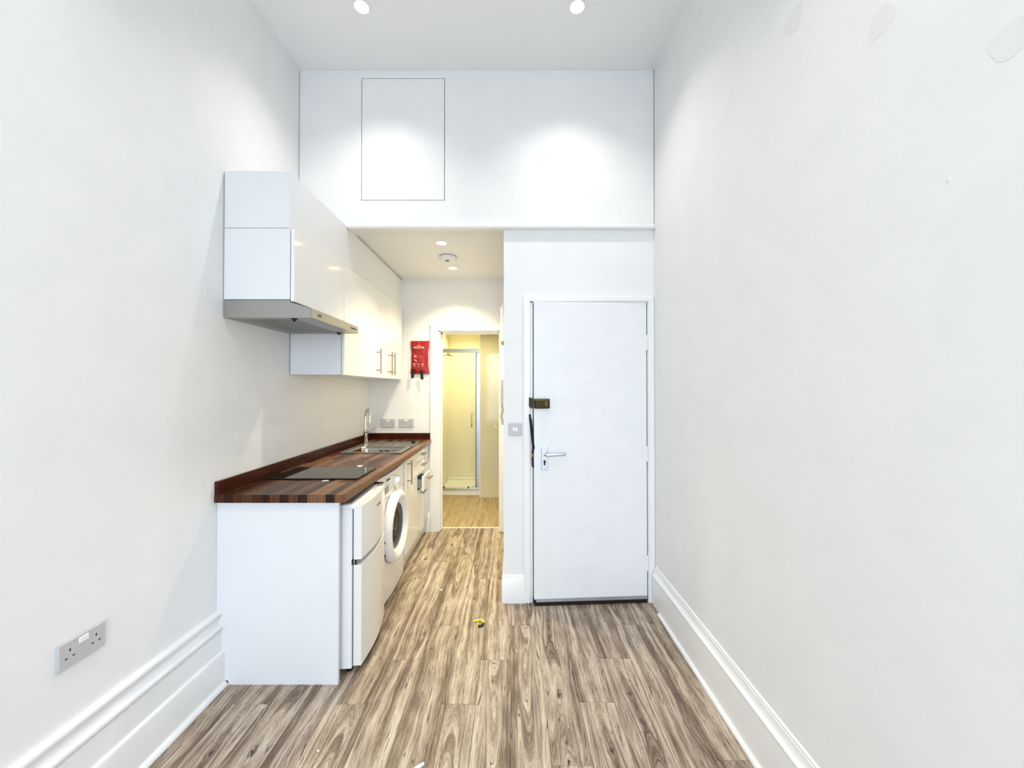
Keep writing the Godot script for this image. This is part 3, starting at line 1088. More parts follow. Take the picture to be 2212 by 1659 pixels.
func build_fridge() -> void:
	# local: door front near corner at origin, +x out into the room, -z along the run
	var f := thing("fridge", "white under-counter fridge with small freezer door on top", "fridge", V(-0.745, 0, 1.985), "", "", false)
	f.rotation.y = 0.075
	var W := 0.47
	var xb := -0.040        # back plane of the doors
	var st := S()
	cbox(st, Vector3(-0.545, 0.028, -W), Vector3(xb - 0.008, 0.815, 0.0), 0.004)
	put(st, "body", M.appliance_white, f)
	st = S()
	cbox(st, Vector3(-0.555, 0.815, -W - 0.002), Vector3(xb + 0.006, 0.838, 0.002), 0.006)
	put(st, "top", M.appliance_white, f)
	st = S()
	cbox(st, Vector3(-0.25, 0.8375, -W + 0.03), Vector3(-0.06, 0.8395, -0.03), 0.0005)
	put(st, "top_mat", M.grey_plastic, f)
	# doors with a gentle bow across the width
	for q in [[0.568, 0.830, "freezer_door"], [0.045, 0.540, "fridge_door"]]:
		var pl := PackedVector2Array()
		pl.append(Vector2(xb, 0.0))
		pl.append(Vector2(-0.006, 0.0))
		for k in 13:
			var s := k / 12.0
			pl.append(Vector2(-0.002 + 0.020 * sin(PI * s), 0.003 + (W - 0.006) * s))
		pl.append(Vector2(-0.006, W))
		pl.append(Vector2(xb, W))
		st = S()
		extrude(st, pl, Vector3(0, q[0], 0), Vector3.RIGHT, Vector3(0, 0, -1), Vector3(0, q[1] - q[0], 0))
		var d := put(st, q[2], M.appliance, f)
		st = S()
		cbox(st, Vector3(xb - 0.008, q[0] + 0.004, -W + 0.006), Vector3(xb, q[1] - 0.004, -0.006))
		put(st, "door_seal", M.seal, d)
		if q[2] == "freezer_door":
			st = S()
			for k in 6:
				var z0 := -0.215 - k * 0.012
				var hh: float = [0.012, 0.008, 0.010, 0.008, 0.011, 0.008][k]
				cbox(st, Vector3(0.0165, 0.765, z0 - 0.008), Vector3(0.0185, 0.765 + hh, z0))
			put(st, "maker_badge", M.ink, d)
	# grip recess between the doors
	st = S()
	var gp := PackedVector2Array([Vector2(xb, 0.0)])
	for k in 13:
		var s := k / 12.0
		gp.append(Vector2(-0.026 + 0.020 * sin(PI * s), 0.003 + (W - 0.006) * s))
	gp.append(Vector2(xb, W))
	extrude(st, gp, Vector3(0, 0.541, 0), Vector3.RIGHT, Vector3(0, 0, -1), Vector3(0, 0.026, 0))
	put(st, "grip_recess", M.grey_plastic, f)
	st = S()
	cbox(st, Vector3(xb - 0.012, 0.540, -0.022), Vector3(-0.026, 0.566, -0.001), 0.002)
	put(st, "hinge", M.dark, f)
	st = S()
	cbox(st, Vector3(xb - 0.02, 0.830, -W + 0.004), Vector3(-0.004, 0.842, -W + 0.05), 0.002)
	put(st, "top_hinge", M.satin, f)
	for z in [-0.04, -W + 0.04]:
		for x in [-0.07, -0.50]:
			st = S()
			lathe(st, [Vector2(0.0, 0.0), Vector2(0.016, 0.0), Vector2(0.016, 0.010), Vector2(0.009, 0.012), Vector2(0.009, 0.03)], Vector3(x, 0, z), Vector3.UP, 14)
			put(st, "foot", M.dark, f)

func build_washer() -> void:
	var d0 := 2.478
	var d1 := 3.062
	var xf := -0.828
	var w := thing("washing_machine", "white front-loading washing machine under the worktop", "washing machine", V(-1.07, 0, 2.77))
	var st := S()
	B(st, WALL_L + 0.08, xf - 0.012, 0.018, 0.848, d0, d1, 0.004)
	put(st, "body", M.appliance, w)
	# front skin with gentle bow, split in control fascia and lower front
	for q in [[0.020, 0.690, "front_panel"], [0.694, 0.846, "control_fascia"]]:
		var pl := PackedVector2Array([Vector2(xf - 0.012, d0)])
		for k in 13:
			var s := k / 12.0
			pl.append(Vector2(xf - 0.004 + 0.013 * sin(PI * s), lerpf(d0 + 0.002, d1 - 0.002, s)))
		pl.append(Vector2(xf - 0.012, d1))
		st = S()
		extrude(st, pl, Vector3(0, q[0], 0), Vector3.RIGHT, Vector3(0, 0, -1), Vector3(0, q[1] - q[0], 0))
		put(st, q[2], M.appliance, w)
	var dc := 2.77
	var xs := xf + 0.009
	# round door
	var yc := 0.468
	var o := V(xs, yc, dc)
	st = S()
	lathe(st, [Vector2(0.236, -0.014), Vector2(0.240, 0.006), Vector2(0.238, 0.024), Vector2(0.230, 0.040), Vector2(0.216, 0.050), Vector2(0.200, 0.051), Vector2(0.188, 0.047), Vector2(0.168, 0.034), Vector2(0.152, 0.022), Vector2(0.150, 0.018), Vector2(0.150, 0.004)], o, Vector3.RIGHT, 64)
	var door := put(st, "door_ring", M.appliance_white, w)
	st = S()
	lathe(st, [Vector2(0.151, 0.014), Vector2(0.151, 0.021), Vector2(0.145, 0.021), Vector2(0.141, 0.010)], o, Vector3.RIGHT, 48)
	put(st, "porthole_rim", M.seal, door)
	st = S()
	lathe(st, [Vector2(0.142, 0.013), Vector2(0.130, 0.009), Vector2(0.112, 0.004)], o, Vector3.RIGHT, 48)
	put(st, "door_gasket", mat(Color(0.30, 0.31, 0.31), 0.25), door)
	st = S()
	lathe(st, [Vector2(0.114, 0.005), Vector2(0.100, 0.003), Vector2(0.070, 0.0015), Vector2(0.0, 0.001)], o, Vector3.RIGHT, 48)
	put(st, "porthole_glass", M.porthole, door)
	st = S()
	lathe(st, [Vector2(0.243, -0.002), Vector2(0.243, 0.001), Vector2(0.230, 0.001)], o, Vector3.RIGHT, 64)
	put(st, "door_recess", M.grey_plastic, w)
	for y in [0.435, 0.350]:
		st = S()
		B(st, xs + 0.004, xs + 0.016, y - 0.008, y + 0.008, dc - 0.2425 + (0.006 if y < 0.4 else 0.0), dc - 0.228, 0.001)
		put(st, "hinge_slot", M.dark, door)
	# fascia: detergent drawer, dial with tick marks, maker's mark
	st = S()
	plate(st, V(xs - 0.003, 0.748, 2.600), V(0, 0, 1), Vector3.UP, Vector3.RIGHT, Vector2(0.150, 0.078), 0.008, 0.008, 0.003)
	var dr := put(st, "detergent_drawer", M.appliance_white, w)
	st = S()
	plate(st, V(xs + 0.004, 0.754, 2.585), V(0, 0, 1), Vector3.UP, Vector3.RIGHT, Vector2(0.105, 0.045), 0.008, 0.0015, 0.0008)
	put(st, "drawer_grip", M.grey_plastic, dr)
	st = S()
	var ko := V(xs - 0.002, 0.765, 2.795)
	lathe(st, [Vector2(0.034, 0.0), Vector2(0.034, 0.008), Vector2(0.029, 0.012), Vector2(0.027, 0.028), Vector2(0.022, 0.032), Vector2(0.0, 0.033)], ko, Vector3.RIGHT, 32)
	put(st, "programme_dial", M.appliance_white, w)
	st = S()
	for k in 14:
		var a := TAU * (k + 0.3) / 14.0
		var c := ko + Vector3(0.0025, sin(a) * 0.046, -cos(a) * 0.046)
		cbox(st, c - Vector3(0.001, 0.0018, 0.004), c + Vector3(0.0006, 0.0018, 0.004))
	put(st, "dial_marks", M.ink, w)
	st = S()
	for k in 7:
		var z0 := 2.618 + k * 0.0105
		var hh: float = [0.016, 0.011, 0.011, 0.015, 0.011, 0.011, 0.014][k]
		B(st, xs - 0.004, xs - 0.0005, 0.803, 0.803 + hh, z0, z0 + 0.0075)
	put(st, "maker_badge", M.ink, w)
	for z in [d0 + 0.06, d1 - 0.06]:
		for x in [xf - 0.07, WALL_L + 0.13]:
			st = S()
			lathe(st, [Vector2(0.0, 0.0), Vector2(0.02, 0.0), Vector2(0.02, 0.012), Vector2(0.01, 0.014), Vector2(0.01, 0.02)], V(x, 0, z), Vector3.UP, 14)
			put(st, "foot", M.dark, w)

func build_hob_sink_tap() -> void:
	# hob
	var h := thing("hob", "narrow black glass hob set in the worktop", "hob", V(-1.11, WT_Y, 2.36))
	var st := S()
	var c := V(-1.108, WT_Y, 2.362)
	plate(st, c, Vector3.RIGHT, V(0, 0, 1), Vector3.UP, Vector2(0.505, 0.31), 0.006, 0.0075, 0.002)
	put(st, "glass_plate", M.glass_black, h)
	# sink: flange with bowl opening, bowl, ribbed drainer
	var s := thing("sink", "stainless steel inset sink with ribbed drainer", "sink", V(-1.1, WT_Y, 3.4))
	var x0 := -1.338
	var x1 := -0.859
	var d0 := 3.090
	var d1 := 3.715
	var bx0 := -1.296
	var bx1 := -0.902
	var bd0 := 3.130
	var bd1 := 3.432
	var yt := WT_Y + 0.005
	var oc := V((bx0 + bx1) * 0.5, 0, (bd0 + bd1) * 0.5)
	st = S()
	# flange pieces round the bowl
	B(st, x0, bx0 + 0.0, yt - 0.004, yt, d0, bd1 + 0.012, 0.001)
	B(st, bx1, x1, yt - 0.004, yt, d0, bd1 + 0.012, 0.001)
	B(st, bx0, bx1, yt - 0.004, yt, d0, bd0, 0.001)
	B(st, bx0, bx1, yt - 0.004, yt, bd1, bd1 + 0.012, 0.001)
	# raised outer roll
	B(st, x0, x1, yt - 0.005, yt + 0.0025, d0, d0 + 0.007, 0.002)
	B(st, x0, x1, yt - 0.005, yt + 0.0025, d1 - 0.007, d1, 0.002)
	B(st, x0, x0 + 0.007, yt - 0.005, yt + 0.0025, d0, d1, 0.002)
	B(st, x1 - 0.007, x1, yt - 0.005, yt + 0.0025, d0, d1, 0.002)
	put(st, "rim", M.sink_steel, s)
	# corner webs between round bowl mouth and square opening + bowl loft
	st = S()
	var bw := bx1 - bx0
	var bd := bd1 - bd0
	var rings := []
	for q in [[0.0, 0.055, 0.0], [0.004, 0.055, -0.004], [0.008, 0.055, -0.03], [0.016, 0.055, -0.12], [0.03, 0.05, -0.143], [0.06, 0.04, -0.150]]:
		var p := rr(bw - q[0] * 2, bd - q[0] * 2, q[1], 6)
		var ring := []
		for v in p:
			ring.append(oc + Vector3(v.x, yt + q[2], -v.y))
		rings.append(ring)
	var bc := oc + Vector3(0, yt - 0.05, 0)
	for i in rings.size() - 1:
		var n: int = rings[i].size()
		for k in n:
			var j := (k + 1) % n
			quad(st, rings[i][k], rings[i][j], rings[i + 1][j], rings[i + 1][k], bc - rings[i][k], 1)
	var lastr: Array = rings[rings.size() - 1]
	for k in range(1, lastr.size() - 1):
		tri(st, lastr[0], lastr[k], lastr[k + 1], Vector3.UP)
	# webs
	var mouth := rr(bw, bd, 0.055, 6)
	for qd in 4:
		var corner := Vector2((1.0 if qd == 0 or qd == 3 else -1.0) * bw * 0.5, (1.0 if qd < 2 else -1.0) * bd * 0.5)
		for k in 6:
			var a := mouth[qd * 7 + k]
			var b := mouth[qd * 7 + k + 1]
			tri(st, oc + Vector3(a.x, yt, -a.y), oc + Vector3(b.x, yt, -b.y), oc + Vector3(corner.x, yt, -corner.y), Vector3.UP)
	put(st, "bowl", M.sink_steel, s)
	st = S()
	for k in 5:
		if k == 2:
			B(st, -1.103, -1.095, yt - 0.052, yt - 0.045, bd1 - 0.012, bd1 - 0.008)
			continue
		var xx := -1.099 + (k - 2) * 0.017
		B(st, xx - 0.0045, xx + 0.0045, yt - 0.066, yt - 0.030, bd1 - 0.013, bd1 - 0.008)
	put(st, "overflow_slots", M.dark, s)
	st = S()
	lathe(st, [Vector2(0.045, 0.0), Vector2(0.042, 0.003), Vector2(0.030, 0.001), Vector2(0.0, -0.001)], oc + Vector3(0, yt - 0.150, 0), Vector3.UP, 28)
	put(st, "waste", M.chrome, s)
	# drainer: sunken tray with ridges between five recessed panels
	st = S()
	var e0 := bd1 + 0.012
	B(st, x0, x1, yt - 0.0045, yt - 0.002, e0, d1, 0.0)
	B(st, x0, -1.25, yt - 0.002, yt, e0, d1, 0.001)
	B(st, x0, x1, yt - 0.002, yt, e0, e0 + 0.035, 0.001)
	B(st, x0, x1, yt - 0.002, yt, d1 - 0.03, d1, 0.001)
	B(st, x1 - 0.035, x1, yt - 0.002, yt, e0, d1, 0.001)
	for k in 3:
		var xx := -1.25 + 0.09 * (k + 1)
		B(st, xx - 0.006, xx + 0.006, yt - 0.002, yt + 0.0015, e0 + 0.03, d1 - 0.03, 0.001)
	put(st, "drainer", M.sink_steel, s)
	# small dark plug left on the drainer
	var pg := thing("sink_plug", "small dark sink plug lying on the drainer", "plug", V(-0.905, yt, 3.665))
	st = S()
	lathe(st, [Vector2(0.0, 0.0005), Vector2(0.017, 0.0005), Vector2(0.019, 0.012), Vector2(0.010, 0.016), Vector2(0.006, 0.03), Vector2(0.0, 0.031)], V(-0.905, yt, 3.665), Vector3.UP, 18)
	put(st, "stopper", M.dark, pg)
	# mixer tap
	var tb := V(-1.292, yt, 3.515)
	var tp := thing("mixer_tap", "chrome swan-neck mixer tap with slim lever behind the sink bowl", "tap", tb)
	st = S()
	lathe(st, [Vector2(0.026, 0.0), Vector2(0.026, 0.006), Vector2(0.021, 0.009), Vector2(0.020, 0.10), Vector2(0.022, 0.104), Vector2(0.022, 0.124), Vector2(0.016, 0.130), Vector2(0.012, 0.134)], tb, Vector3.UP, 24)
	put(st, "tap_body", M.chrome, tp)
	st = S()
	var out := Vector3(0.56, 0, 0.83).normalized()
	var R := 0.068
	var path := [tb + Vector3.UP * 0.12, tb + Vector3.UP * 0.18, tb + Vector3.UP * 0.24]
	path.append_array(arc(tb + Vector3.UP * 0.25 + out * R, -out, Vector3.UP, R, 0.0, PI * 0.96, 16))
	path.append(path[path.size() - 1] + Vector3.DOWN * 0.03 + out * 0.003)
	tube(st, path, 0.0115, 16)
	put(st, "spout", M.chrome, tp)
	st = S()
	var tip: Vector3 = path[path.size() - 1]
	lathe(st, [Vector2(0.0, -0.022), Vector2(0.0135, -0.022), Vector2(0.0135, 0.018), Vector2(0.011, 0.020)], tip, Vector3.UP, 18)
	put(st, "aerator", M.chrome, tp)
	st = S()
	var lv := tb + Vector3(0.018, 0.115, 0.005)
	tube(st, [lv, lv + Vector3(0.022, 0.010, 0.004)], 0.010, 12)
	tube(st, [lv + Vector3(0.020, 0.009, 0.004), lv + Vector3(0.085, 0.050, 0.010)], 0.0048, 10)
	put(st, "lever", M.chrome, tp)

# ------------------------------------------------------------------ passage fittings
func build_passage_bits() -> void:
	# fire blanket pouch
	var d := D_KIT
	var t := thing("fire_blanket", "red fire blanket pouch with black pull straps on the end wall", "fire blanket", V(-0.912, 1.50, d))
	var x0 := -1.006
	var x1 := -0.820
	var y0 := 1.556
	var y1 := 1.883
	var st := S()
	var NX := 14
	var NY := 22
	var g := []
	for j in NY + 1:
		var row := []
		for i in NX + 1:
			var u := float(i) / NX
			var v := float(j) / NY
			var pinch := 0.010 * sin(PI * v) * (u - 0.5) * -2.0 + 0.003 * sin(v * 17.0) * (u - 0.5)
			var x := lerpf(x0, x1, u) + pinch
			var y := lerpf(y0, y1, v) + (0.006 if u > 0.93 and v > 0.96 else 0.0)
			var th := 0.006 + 0.026 * pow(sin(PI * clampf(u, 0.02, 0.98)), 0.55) * pow(sin(PI * clampf(v, 0.02, 0.98)), 0.45) * (1.0 + 0.10 * sin(v * 11.0 + u * 4.0))
			row.append(V(x, y, d - th))
		g.append(row)
	for j in NY:
		for i in NX:
			quad(st, g[j][i], g[j][i + 1], g[j + 1][i + 1], g[j + 1][i], Vector3(0, 0, 1), 1)
	for j in NY:
		for e in [0, NX]:
			var a: Vector3 = g[j][e]
			var b: Vector3 = g[j + 1][e]
			quad(st, a, b, Vector3(b.x, b.y, -d), Vector3(a.x, a.y, -d), Vector3(-1 if e == 0 else 1, 0, 0), 2)
	for i in NX:
		for e in [0, NY]:
			var a: Vector3 = g[e][i]
			var b: Vector3 = g[e][i + 1]
			quad(st, a, b, Vector3(b.x, b.y, -d), Vector3(a.x, a.y, -d), Vector3(0, -1 if e == 0 else 1, 0), 3)
	var pouch := put(st, "pouch", M.red, t)
	# print on the pouch (thin raised ink)
	var zf := d - 0.0345
	st = S()
	var px0 := -0.986
	var px1 := -0.842
	B(st, px0, px0 + 0.0018, 1.612, 1.845, zf, zf + 0.003)
	B(st, px1 - 0.0018, px1, 1.612, 1.845, zf, zf + 0.003)
	B(st, px0, px1, 1.612, 1.6138, zf, zf + 0.003)
	B(st, px0, px1, 1.8432, 1.845, zf, zf + 0.003)
	put(st, "print_border", M.print_dim, pouch)
	st = S()
	B(st, -0.966, -0.866, 1.806, 1.826, zf, zf + 0.003)
	put(st, "title_block", M.print, pouch)
	text_mesh("FIRE", "title_text", 0.017, M.print, t, V(-0.916, 1.835, zf - 0.0002), Vector3.ZERO)
	text_mesh("BLANKET", "title_text", 0.0165, M.red, t, V(-0.916, 1.8155, zf - 0.0004), Vector3.ZERO)
	st = S()
	for k in 4:
		B(st, -0.950 + 0.004 * (k % 2), -0.880 - 0.005 * (k % 3), 1.792 - 0.010 * k, 1.795 - 0.010 * k, zf, zf + 0.003)
	for k in 3:
		B(st, -0.925, -0.865 - 0.006 * (k % 2), 1.738 - 0.014 * k, 1.7415 - 0.014 * k, zf, zf + 0.003)
	for k in 3:
		B(st, -0.925, -0.870, 1.694 - 0.009 * k, 1.697 - 0.009 * k, zf, zf + 0.003)
	B(st, -0.975, -0.856, 1.756, 1.757, zf, zf + 0.003)
	B(st, -0.975, -0.856, 1.668, 1.669, zf, zf + 0.003)
	put(st, "instruction_lines", M.print_dim, pouch)
	st = S()
	for q in [[-0.962, 1.742, 0.006], [-0.948, 1.735, 0.007], [-0.957, 1.724, 0.009], [-0.941, 1.722, 0.006], [-0.952, 1.692, 0.007], [-0.945, 1.686, 0.008], [-0.96, 1.698, 0.004], [-0.938, 1.672, 0.005]]:
		extrude(st, circle(q[2], 9), V(q[0], q[1], zf + 0.003), Vector3.RIGHT, Vector3(0.2, 0.8, 0), Vector3(0, 0, 0.003))
	for sx in [-0.961, -0.880]:
		B(st, sx - 0.012, sx + 0.012, 1.651, 1.659, zf, zf + 0.003)
		B(st, sx - 0.003, sx + 0.003, 1.638, 1.651, zf, zf + 0.003)
		extrude(st, circle(0.0065, 10), V(sx, 1.635, zf + 0.003), Vector3.RIGHT, Vector3.UP, Vector3(0, 0, 0.003))
	B(st, -0.928, -0.924, 1.628, 1.642, zf, zf + 0.003)
	B(st, -0.915, -0.911, 1.628, 1.642, zf, zf + 0.003)
	B(st, -0.938, -0.903, 1.651, 1.656, zf, zf + 0.003)
	put(st, "instruction_symbols", M.print, pouch)
	st = S()
	lathe(st, [Vector2(0.0035, 0.0), Vector2(0.006, 0.0), Vector2(0.006, 0.003), Vector2(0.0035, 0.003), Vector2(0.0035, 0.0)], V(-0.914, 1.866, d - 0.019), Vector3(0, 0, 1), 14)
	put(st, "eyelet", M.print, pouch)
	for q in [[-0.972, 1.515, -0.006], [-0.892, 1.502, 0.010]]:
		st = S()
		var pts := PackedVector2Array([Vector2(-0.0135, 0.09), Vector2(0.0135, 0.09), Vector2(0.0125 + q[2], 0.0), Vector2(-0.0135 + q[2], -0.002)])
		extrude(st, pts, V(q[0], q[1], d - 0.0365), Vector3.RIGHT, Vector3.UP, Vector3(0, 0, 0.005))
		put(st, "pull_strap", M.webbing, t)
	# smoke alarm
	var so := V(-0.527, CEIL_LOW, 3.27)
	var sm := thing("smoke_alarm", "white round smoke alarm between the two passage ceiling lights", "smoke alarm", so)
	st = S()
	lathe(st, [Vector2(0.0, -0.050), Vector2(0.030, -0.049), Vector2(0.052, -0.044), Vector2(0.064, -0.034), Vector2(0.069, -0.018), Vector2(0.070, -0.006)], so, Vector3.UP, 40)
	put(st, "cover", M.plastic_white, sm)
	st = S()
	lathe(st, [Vector2(0.0, -0.007), Vector2(0.066, -0.007), Vector2(0.066, 0.0), Vector2(0.0, 0.0)], so, Vector3.UP, 40)
	put(st, "base", M.grey_plastic, sm)
	st = S()
	for k in 4:
		cbox(st, so + Vector3(-0.014 + 0.008 * k, -0.052, 0.026), so + Vector3(-0.010 + 0.008 * k, -0.040, 0.052))
	put(st, "test_vents", M.seal, sm)
	# entry phone on the passage side of the partition
	var wx := -0.055
	var ph := thing("entry_phone", "slim grey wall-mounted entry phone with coiled cord in the passage", "entry phone", V(wx, 1.12, 3.27))
	st = S()
	B(st, wx - 0.016, wx, 1.272, 1.490, 3.225, 3.315, 0.004)
	put(st, "wall_base", M.plastic_white, ph)
	st = S()
	B(st, wx - 0.040, wx - 0.018, 1.266, 1.494, 3.245, 3.295, 0.006)
	put(st, "handset", M.socket, ph)
	st = S()
	var cp := []
	for k in 120:
		var s := k / 119.0
		var a := s * TAU * 8.0
		cp.append(V(wx - 0.026 + 0.010 * sin(s * 9.0) * 0.5 + cos(a) * 0.010, 1.266 - s * 0.148, 3.265 + sin(a) * 0.010))
	tube(st, cp, 0.0032, 6)
	put(st, "coiled_cord", mat(Color(0.55, 0.52, 0.45), 0.45), ph)
	# tall slim trunking with an open brass clip above
	var mb := thing("cable_trunking", "white vertical cable trunking with brass clip end above the entry phone", "trunking", V(wx, 1.77, 3.27))
	st = S()
	B(st, wx - 0.040, wx, 1.80, CEIL_LOW - 0.42, 3.25, 3.29, 0.002)
	B(st, wx - 0.030, wx - 0.022, 1.79, CEIL_LOW - 0.40, 3.235, 3.251, 0.002)
	put(st, "trunk", M.trim, mb)
	st = S()
	extrude(st, PackedVector2Array([Vector2(-0.042, 0.035), Vector2(-0.030, 0.022), Vector2(-0.018, 0.03), Vector2(-0.002, 0.010), Vector2(-0.012, -0.012), Vector2(-0.030, 0.0)]), V(wx, 1.772, 3.24), Vector3.RIGHT, Vector3.UP, Vector3(0, 0, 0.004))
	put(st, "clip", M.brass, mb)

func build_scraps() -> void:
	# paper bits on the worktop
	var list := [
		[V(-1.015, WT_Y + 0.0005, 2.175), [Vector2(-0.020, -0.004), Vector2(-0.004, -0.007), Vector2(0.008, 0.000), Vector2(0.014, 0.004), Vector2(0.010, 0.013), Vector2(0.0, 0.006), Vector2(-0.012, 0.002)], 0.004, "small crumpled white scrap in front of the hob", "paper scrap"],
		[V(-0.985, WT_Y + 0.0005, 2.575), [Vector2(-0.022, 0.010), Vector2(-0.014, -0.002), Vector2(0.002, 0.004), Vector2(0.002, -0.022), Vector2(0.012, -0.020), Vector2(0.018, 0.012), Vector2(0.006, 0.018)], 0.005, "torn white paper scrap on the worktop between hob and sink", "paper scrap"],
		[V(-0.495, 0.0005, 2.80), [Vector2(-0.008, 0.0), Vector2(0.0, -0.010), Vector2(0.010, 0.002), Vector2(0.002, 0.012)], 0.006, "tiny white scrap on the passage floor beside the washing machine", "debris"],
		[V(-0.757, 0.0005, 1.567), [Vector2(-0.004, 0.0), Vector2(0.001, -0.004), Vector2(0.005, 0.001), Vector2(0.0, 0.005)], 0.004, "tiny white crumb on the floorboards in front of the end panel", "debris"]]
	for q in list:
		var st := S()
		var p := PackedVector2Array()
		for v in q[1]: p.append(v)
		extrude(st, p, q[0], Vector3.RIGHT, V(0, 0, 1), Vector3(0.0, q[2], 0.001))
		var o := put(st, "paper_scrap" if q[4] == "paper scrap" else "debris_crumb", M.paper)
		meta(o, q[3], q[4])
	# white plastic strip at the bottom of the picture
	var st := S()
	var tip := V(-0.333, 0.0005, 1.514)
	var u := Vector3(0.76, 0, -0.65).normalized()
	var side := Vector3(0.65, 0, 0.76).normalized()
	var pts := PackedVector2Array([Vector2(0, -0.003), Vector2(0.003, 0.0), Vector2(0, 0.004), Vector2(-0.018, 0.007), Vector2(-0.05, 0.008), Vector2(-0.10, 0.012), Vector2(-0.10, -0.006), Vector2(-0.05, -0.007), Vector2(-0.018, -0.006)])
	extrude(st, pts, tip, u, side, Vector3(0, 0.006, 0))
	var o := put(st, "plastic_strip", M.paper)
	meta(o, "white plastic strip lying on the planks", "debris")
	# yellow and black cable offcut, curled
	var c := thing("cable_offcut", "curled yellow and black cable offcut on the floor", "cable", V(-0.2, 0, 2.40))
	st = S()
	var yp := [V(-0.233, 0.006, 2.424), V(-0.205, 0.012, 2.427), V(-0.185, 0.018, 2.422), V(-0.172, 0.018, 2.408), V(-0.170, 0.012, 2.398)]
	tube(st, yp, 0.0058, 8, Vector2(1.0, 0.45))
	tube(st, [V(-0.203, 0.004, 2.41), V(-0.198, 0.004, 2.39)], 0.004, 8)
	put(st, "yellow_end", M.yellow, c)
	st = S()
	tube(st, [V(-0.170, 0.010, 2.398), V(-0.175, 0.007, 2.385), V(-0.187, 0.006, 2.376), V(-0.200, 0.006, 2.374)], 0.0055, 8)
	put(st, "black_end", M.dark, c)

# ------------------------------------------------------------------ shower room
func build_shower_room() -> void:
	var st := S()
	var top := 2.32
	B(st, -1.0, -0.96, 0, top, D_KIT + 0.1, 6.2)
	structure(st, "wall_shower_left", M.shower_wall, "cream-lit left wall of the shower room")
	st = S()
	B(st, -1.0, 0.6, 0, top, 6.02, 6.12)
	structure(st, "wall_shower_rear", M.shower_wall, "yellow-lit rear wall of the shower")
	st = S()
	B(st, 0.5, 0.6, 0, top, D_KIT + 0.1, 6.1)
	B(st, -0.055, 0.6, 0, top, D_KIT + 0.02, D_KIT + 0.1)
	structure(st, "wall_shower_right", M.shower_wall, "right wall of the shower room")
	st = S()
	B(st, -0.418, 0.5, 0, top, 5.17, 6.02)
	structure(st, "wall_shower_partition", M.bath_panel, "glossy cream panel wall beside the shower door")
	st = S()
	B(st, -0.424, -0.408, 0, top, 5.162, 5.172, 0.002)
	structure(st, "trim_panel_edge", M.trim, "slim edge trim of the glossy panel")
	st = S()
	B(st, -1.0, 0.6, top, top + 0.06, D_KIT + 0.1, 6.2)
	structure(st, "ceiling_shower", M.ceiling, "ceiling of the shower room")
	# doorway frame
	var f := thing("trim_shower_frame", "white architrave and lining around the shower room doorway", "", V(-0.42, 0, D_KIT), "", "structure")
	st = S()
	B(st, -0.808, -0.728, 0, 2.028, D_KIT - 0.020, D_KIT + 0.003, 0.003)
	put(st, "architrave", M.trim, f)
	st = S()
	B(st, -0.118, -0.062, 0, 2.028, D_KIT - 0.020, D_KIT + 0.003, 0.003)
	put(st, "architrave", M.trim, f)
	st = S()
	B(st, -0.808, -0.062, 1.983, 2.048, D_KIT - 0.0205, D_KIT + 0.003, 0.003)
	put(st, "architrave", M.trim, f)
	st = S()
	B(st, -0.735, -0.712, 0, 1.99, D_KIT - 0.004, D_KIT + 0.11, 0.001)
	B(st, -0.130, -0.112, 0, 1.99, D_KIT - 0.004, D_KIT + 0.11, 0.001)
	B(st, -0.735, -0.112, 1.975, 2.005, D_KIT - 0.004, D_KIT + 0.11, 0.001)
	B(st, -0.712, -0.130, 1.960, 1.976, D_KIT + 0.045, D_KIT + 0.075, 0.001)
	B(st, -0.712, -0.698, 0.0, 1.975, D_KIT + 0.045, D_KIT + 0.075, 0.001)
	put(st, "lining", M.trim, f)
	# leaf opened inwards, almost edge on; local: hinge edge at origin, leaf runs to -z
	var dr := thing("door_2", "white shower room door opened inwards against the right side", "", V(-0.131, 0, D_KIT + 0.115), "", "structure", false)
	dr.rotation.y = 0.035
	st = S()
	cbox(st, Vector3(0, 0.008, -0.57), Vector3(0.036, 1.968, 0.0), 0.001)
	put(st, "door_leaf", M.doorpaint, dr)
	st = S()
	cbox(st, Vector3(-0.004, 0.25, -0.02), Vector3(0.004, 0.36, 0.004), 0.001)
	put(st, "hinge", M.alu, dr)
	st = S()
	cbox(st, Vector3(-0.004, 1.69, -0.26), Vector3(0.0, 1.86, -0.14), 0.0005)
	var sg := put(st, "toilet_sign", M.dark, dr)
	st = S()
	cbox(st, Vector3(-0.0046, 1.715, -0.22), Vector3(-0.0038, 1.79, -0.18))
	extrude(st, circle(0.018, 14), Vector3(-0.0046, 1.815, -0.20), Vector3(0, 0, 1), Vector3.UP, Vector3(0.0008, 0, 0))
	put(st, "sign_figure", M.paper, sg)
	st = S()
	tube(st, [Vector3(0, 0.985, -0.51), Vector3(-0.035, 0.985, -0.51), Vector3(-0.038, 0.985, -0.48), Vector3(-0.038, 0.985, -0.42)], 0.006, 10)
	put(st, "lever_handle", M.chrome, dr)
	# shower enclosure
	var s := thing("shower_enclosure", "chrome framed glass shower enclosure with low white tray", "shower", V(-0.69, 0, 5.6))
	st = S()
	B(st, -0.958, -0.425, 0.0, 0.045, 5.252, 6.018, 0.006)
	B(st, -0.958, -0.425, 0.045, 0.060, 5.252, 5.315, 0.004)
	B(st, -0.958, -0.425, 0.045, 0.075, 5.955, 6.018, 0.004)
	put(st, "tray", M.tray, s)
	st = S()
	B(st, -0.958, -0.425, 0.062, 0.100, 5.258, 5.300, 0.003)
	put(st, "bottom_rail", M.alu, s)
	st = S()
	B(st, -0.958, -0.425, 1.885, 1.935, 5.258, 5.300, 0.003)
	put(st, "top_rail", M.alu, s)
	st = S()
	B(st, -0.472, -0.427, 0.100, 1.885, 5.256, 5.302, 0.004)
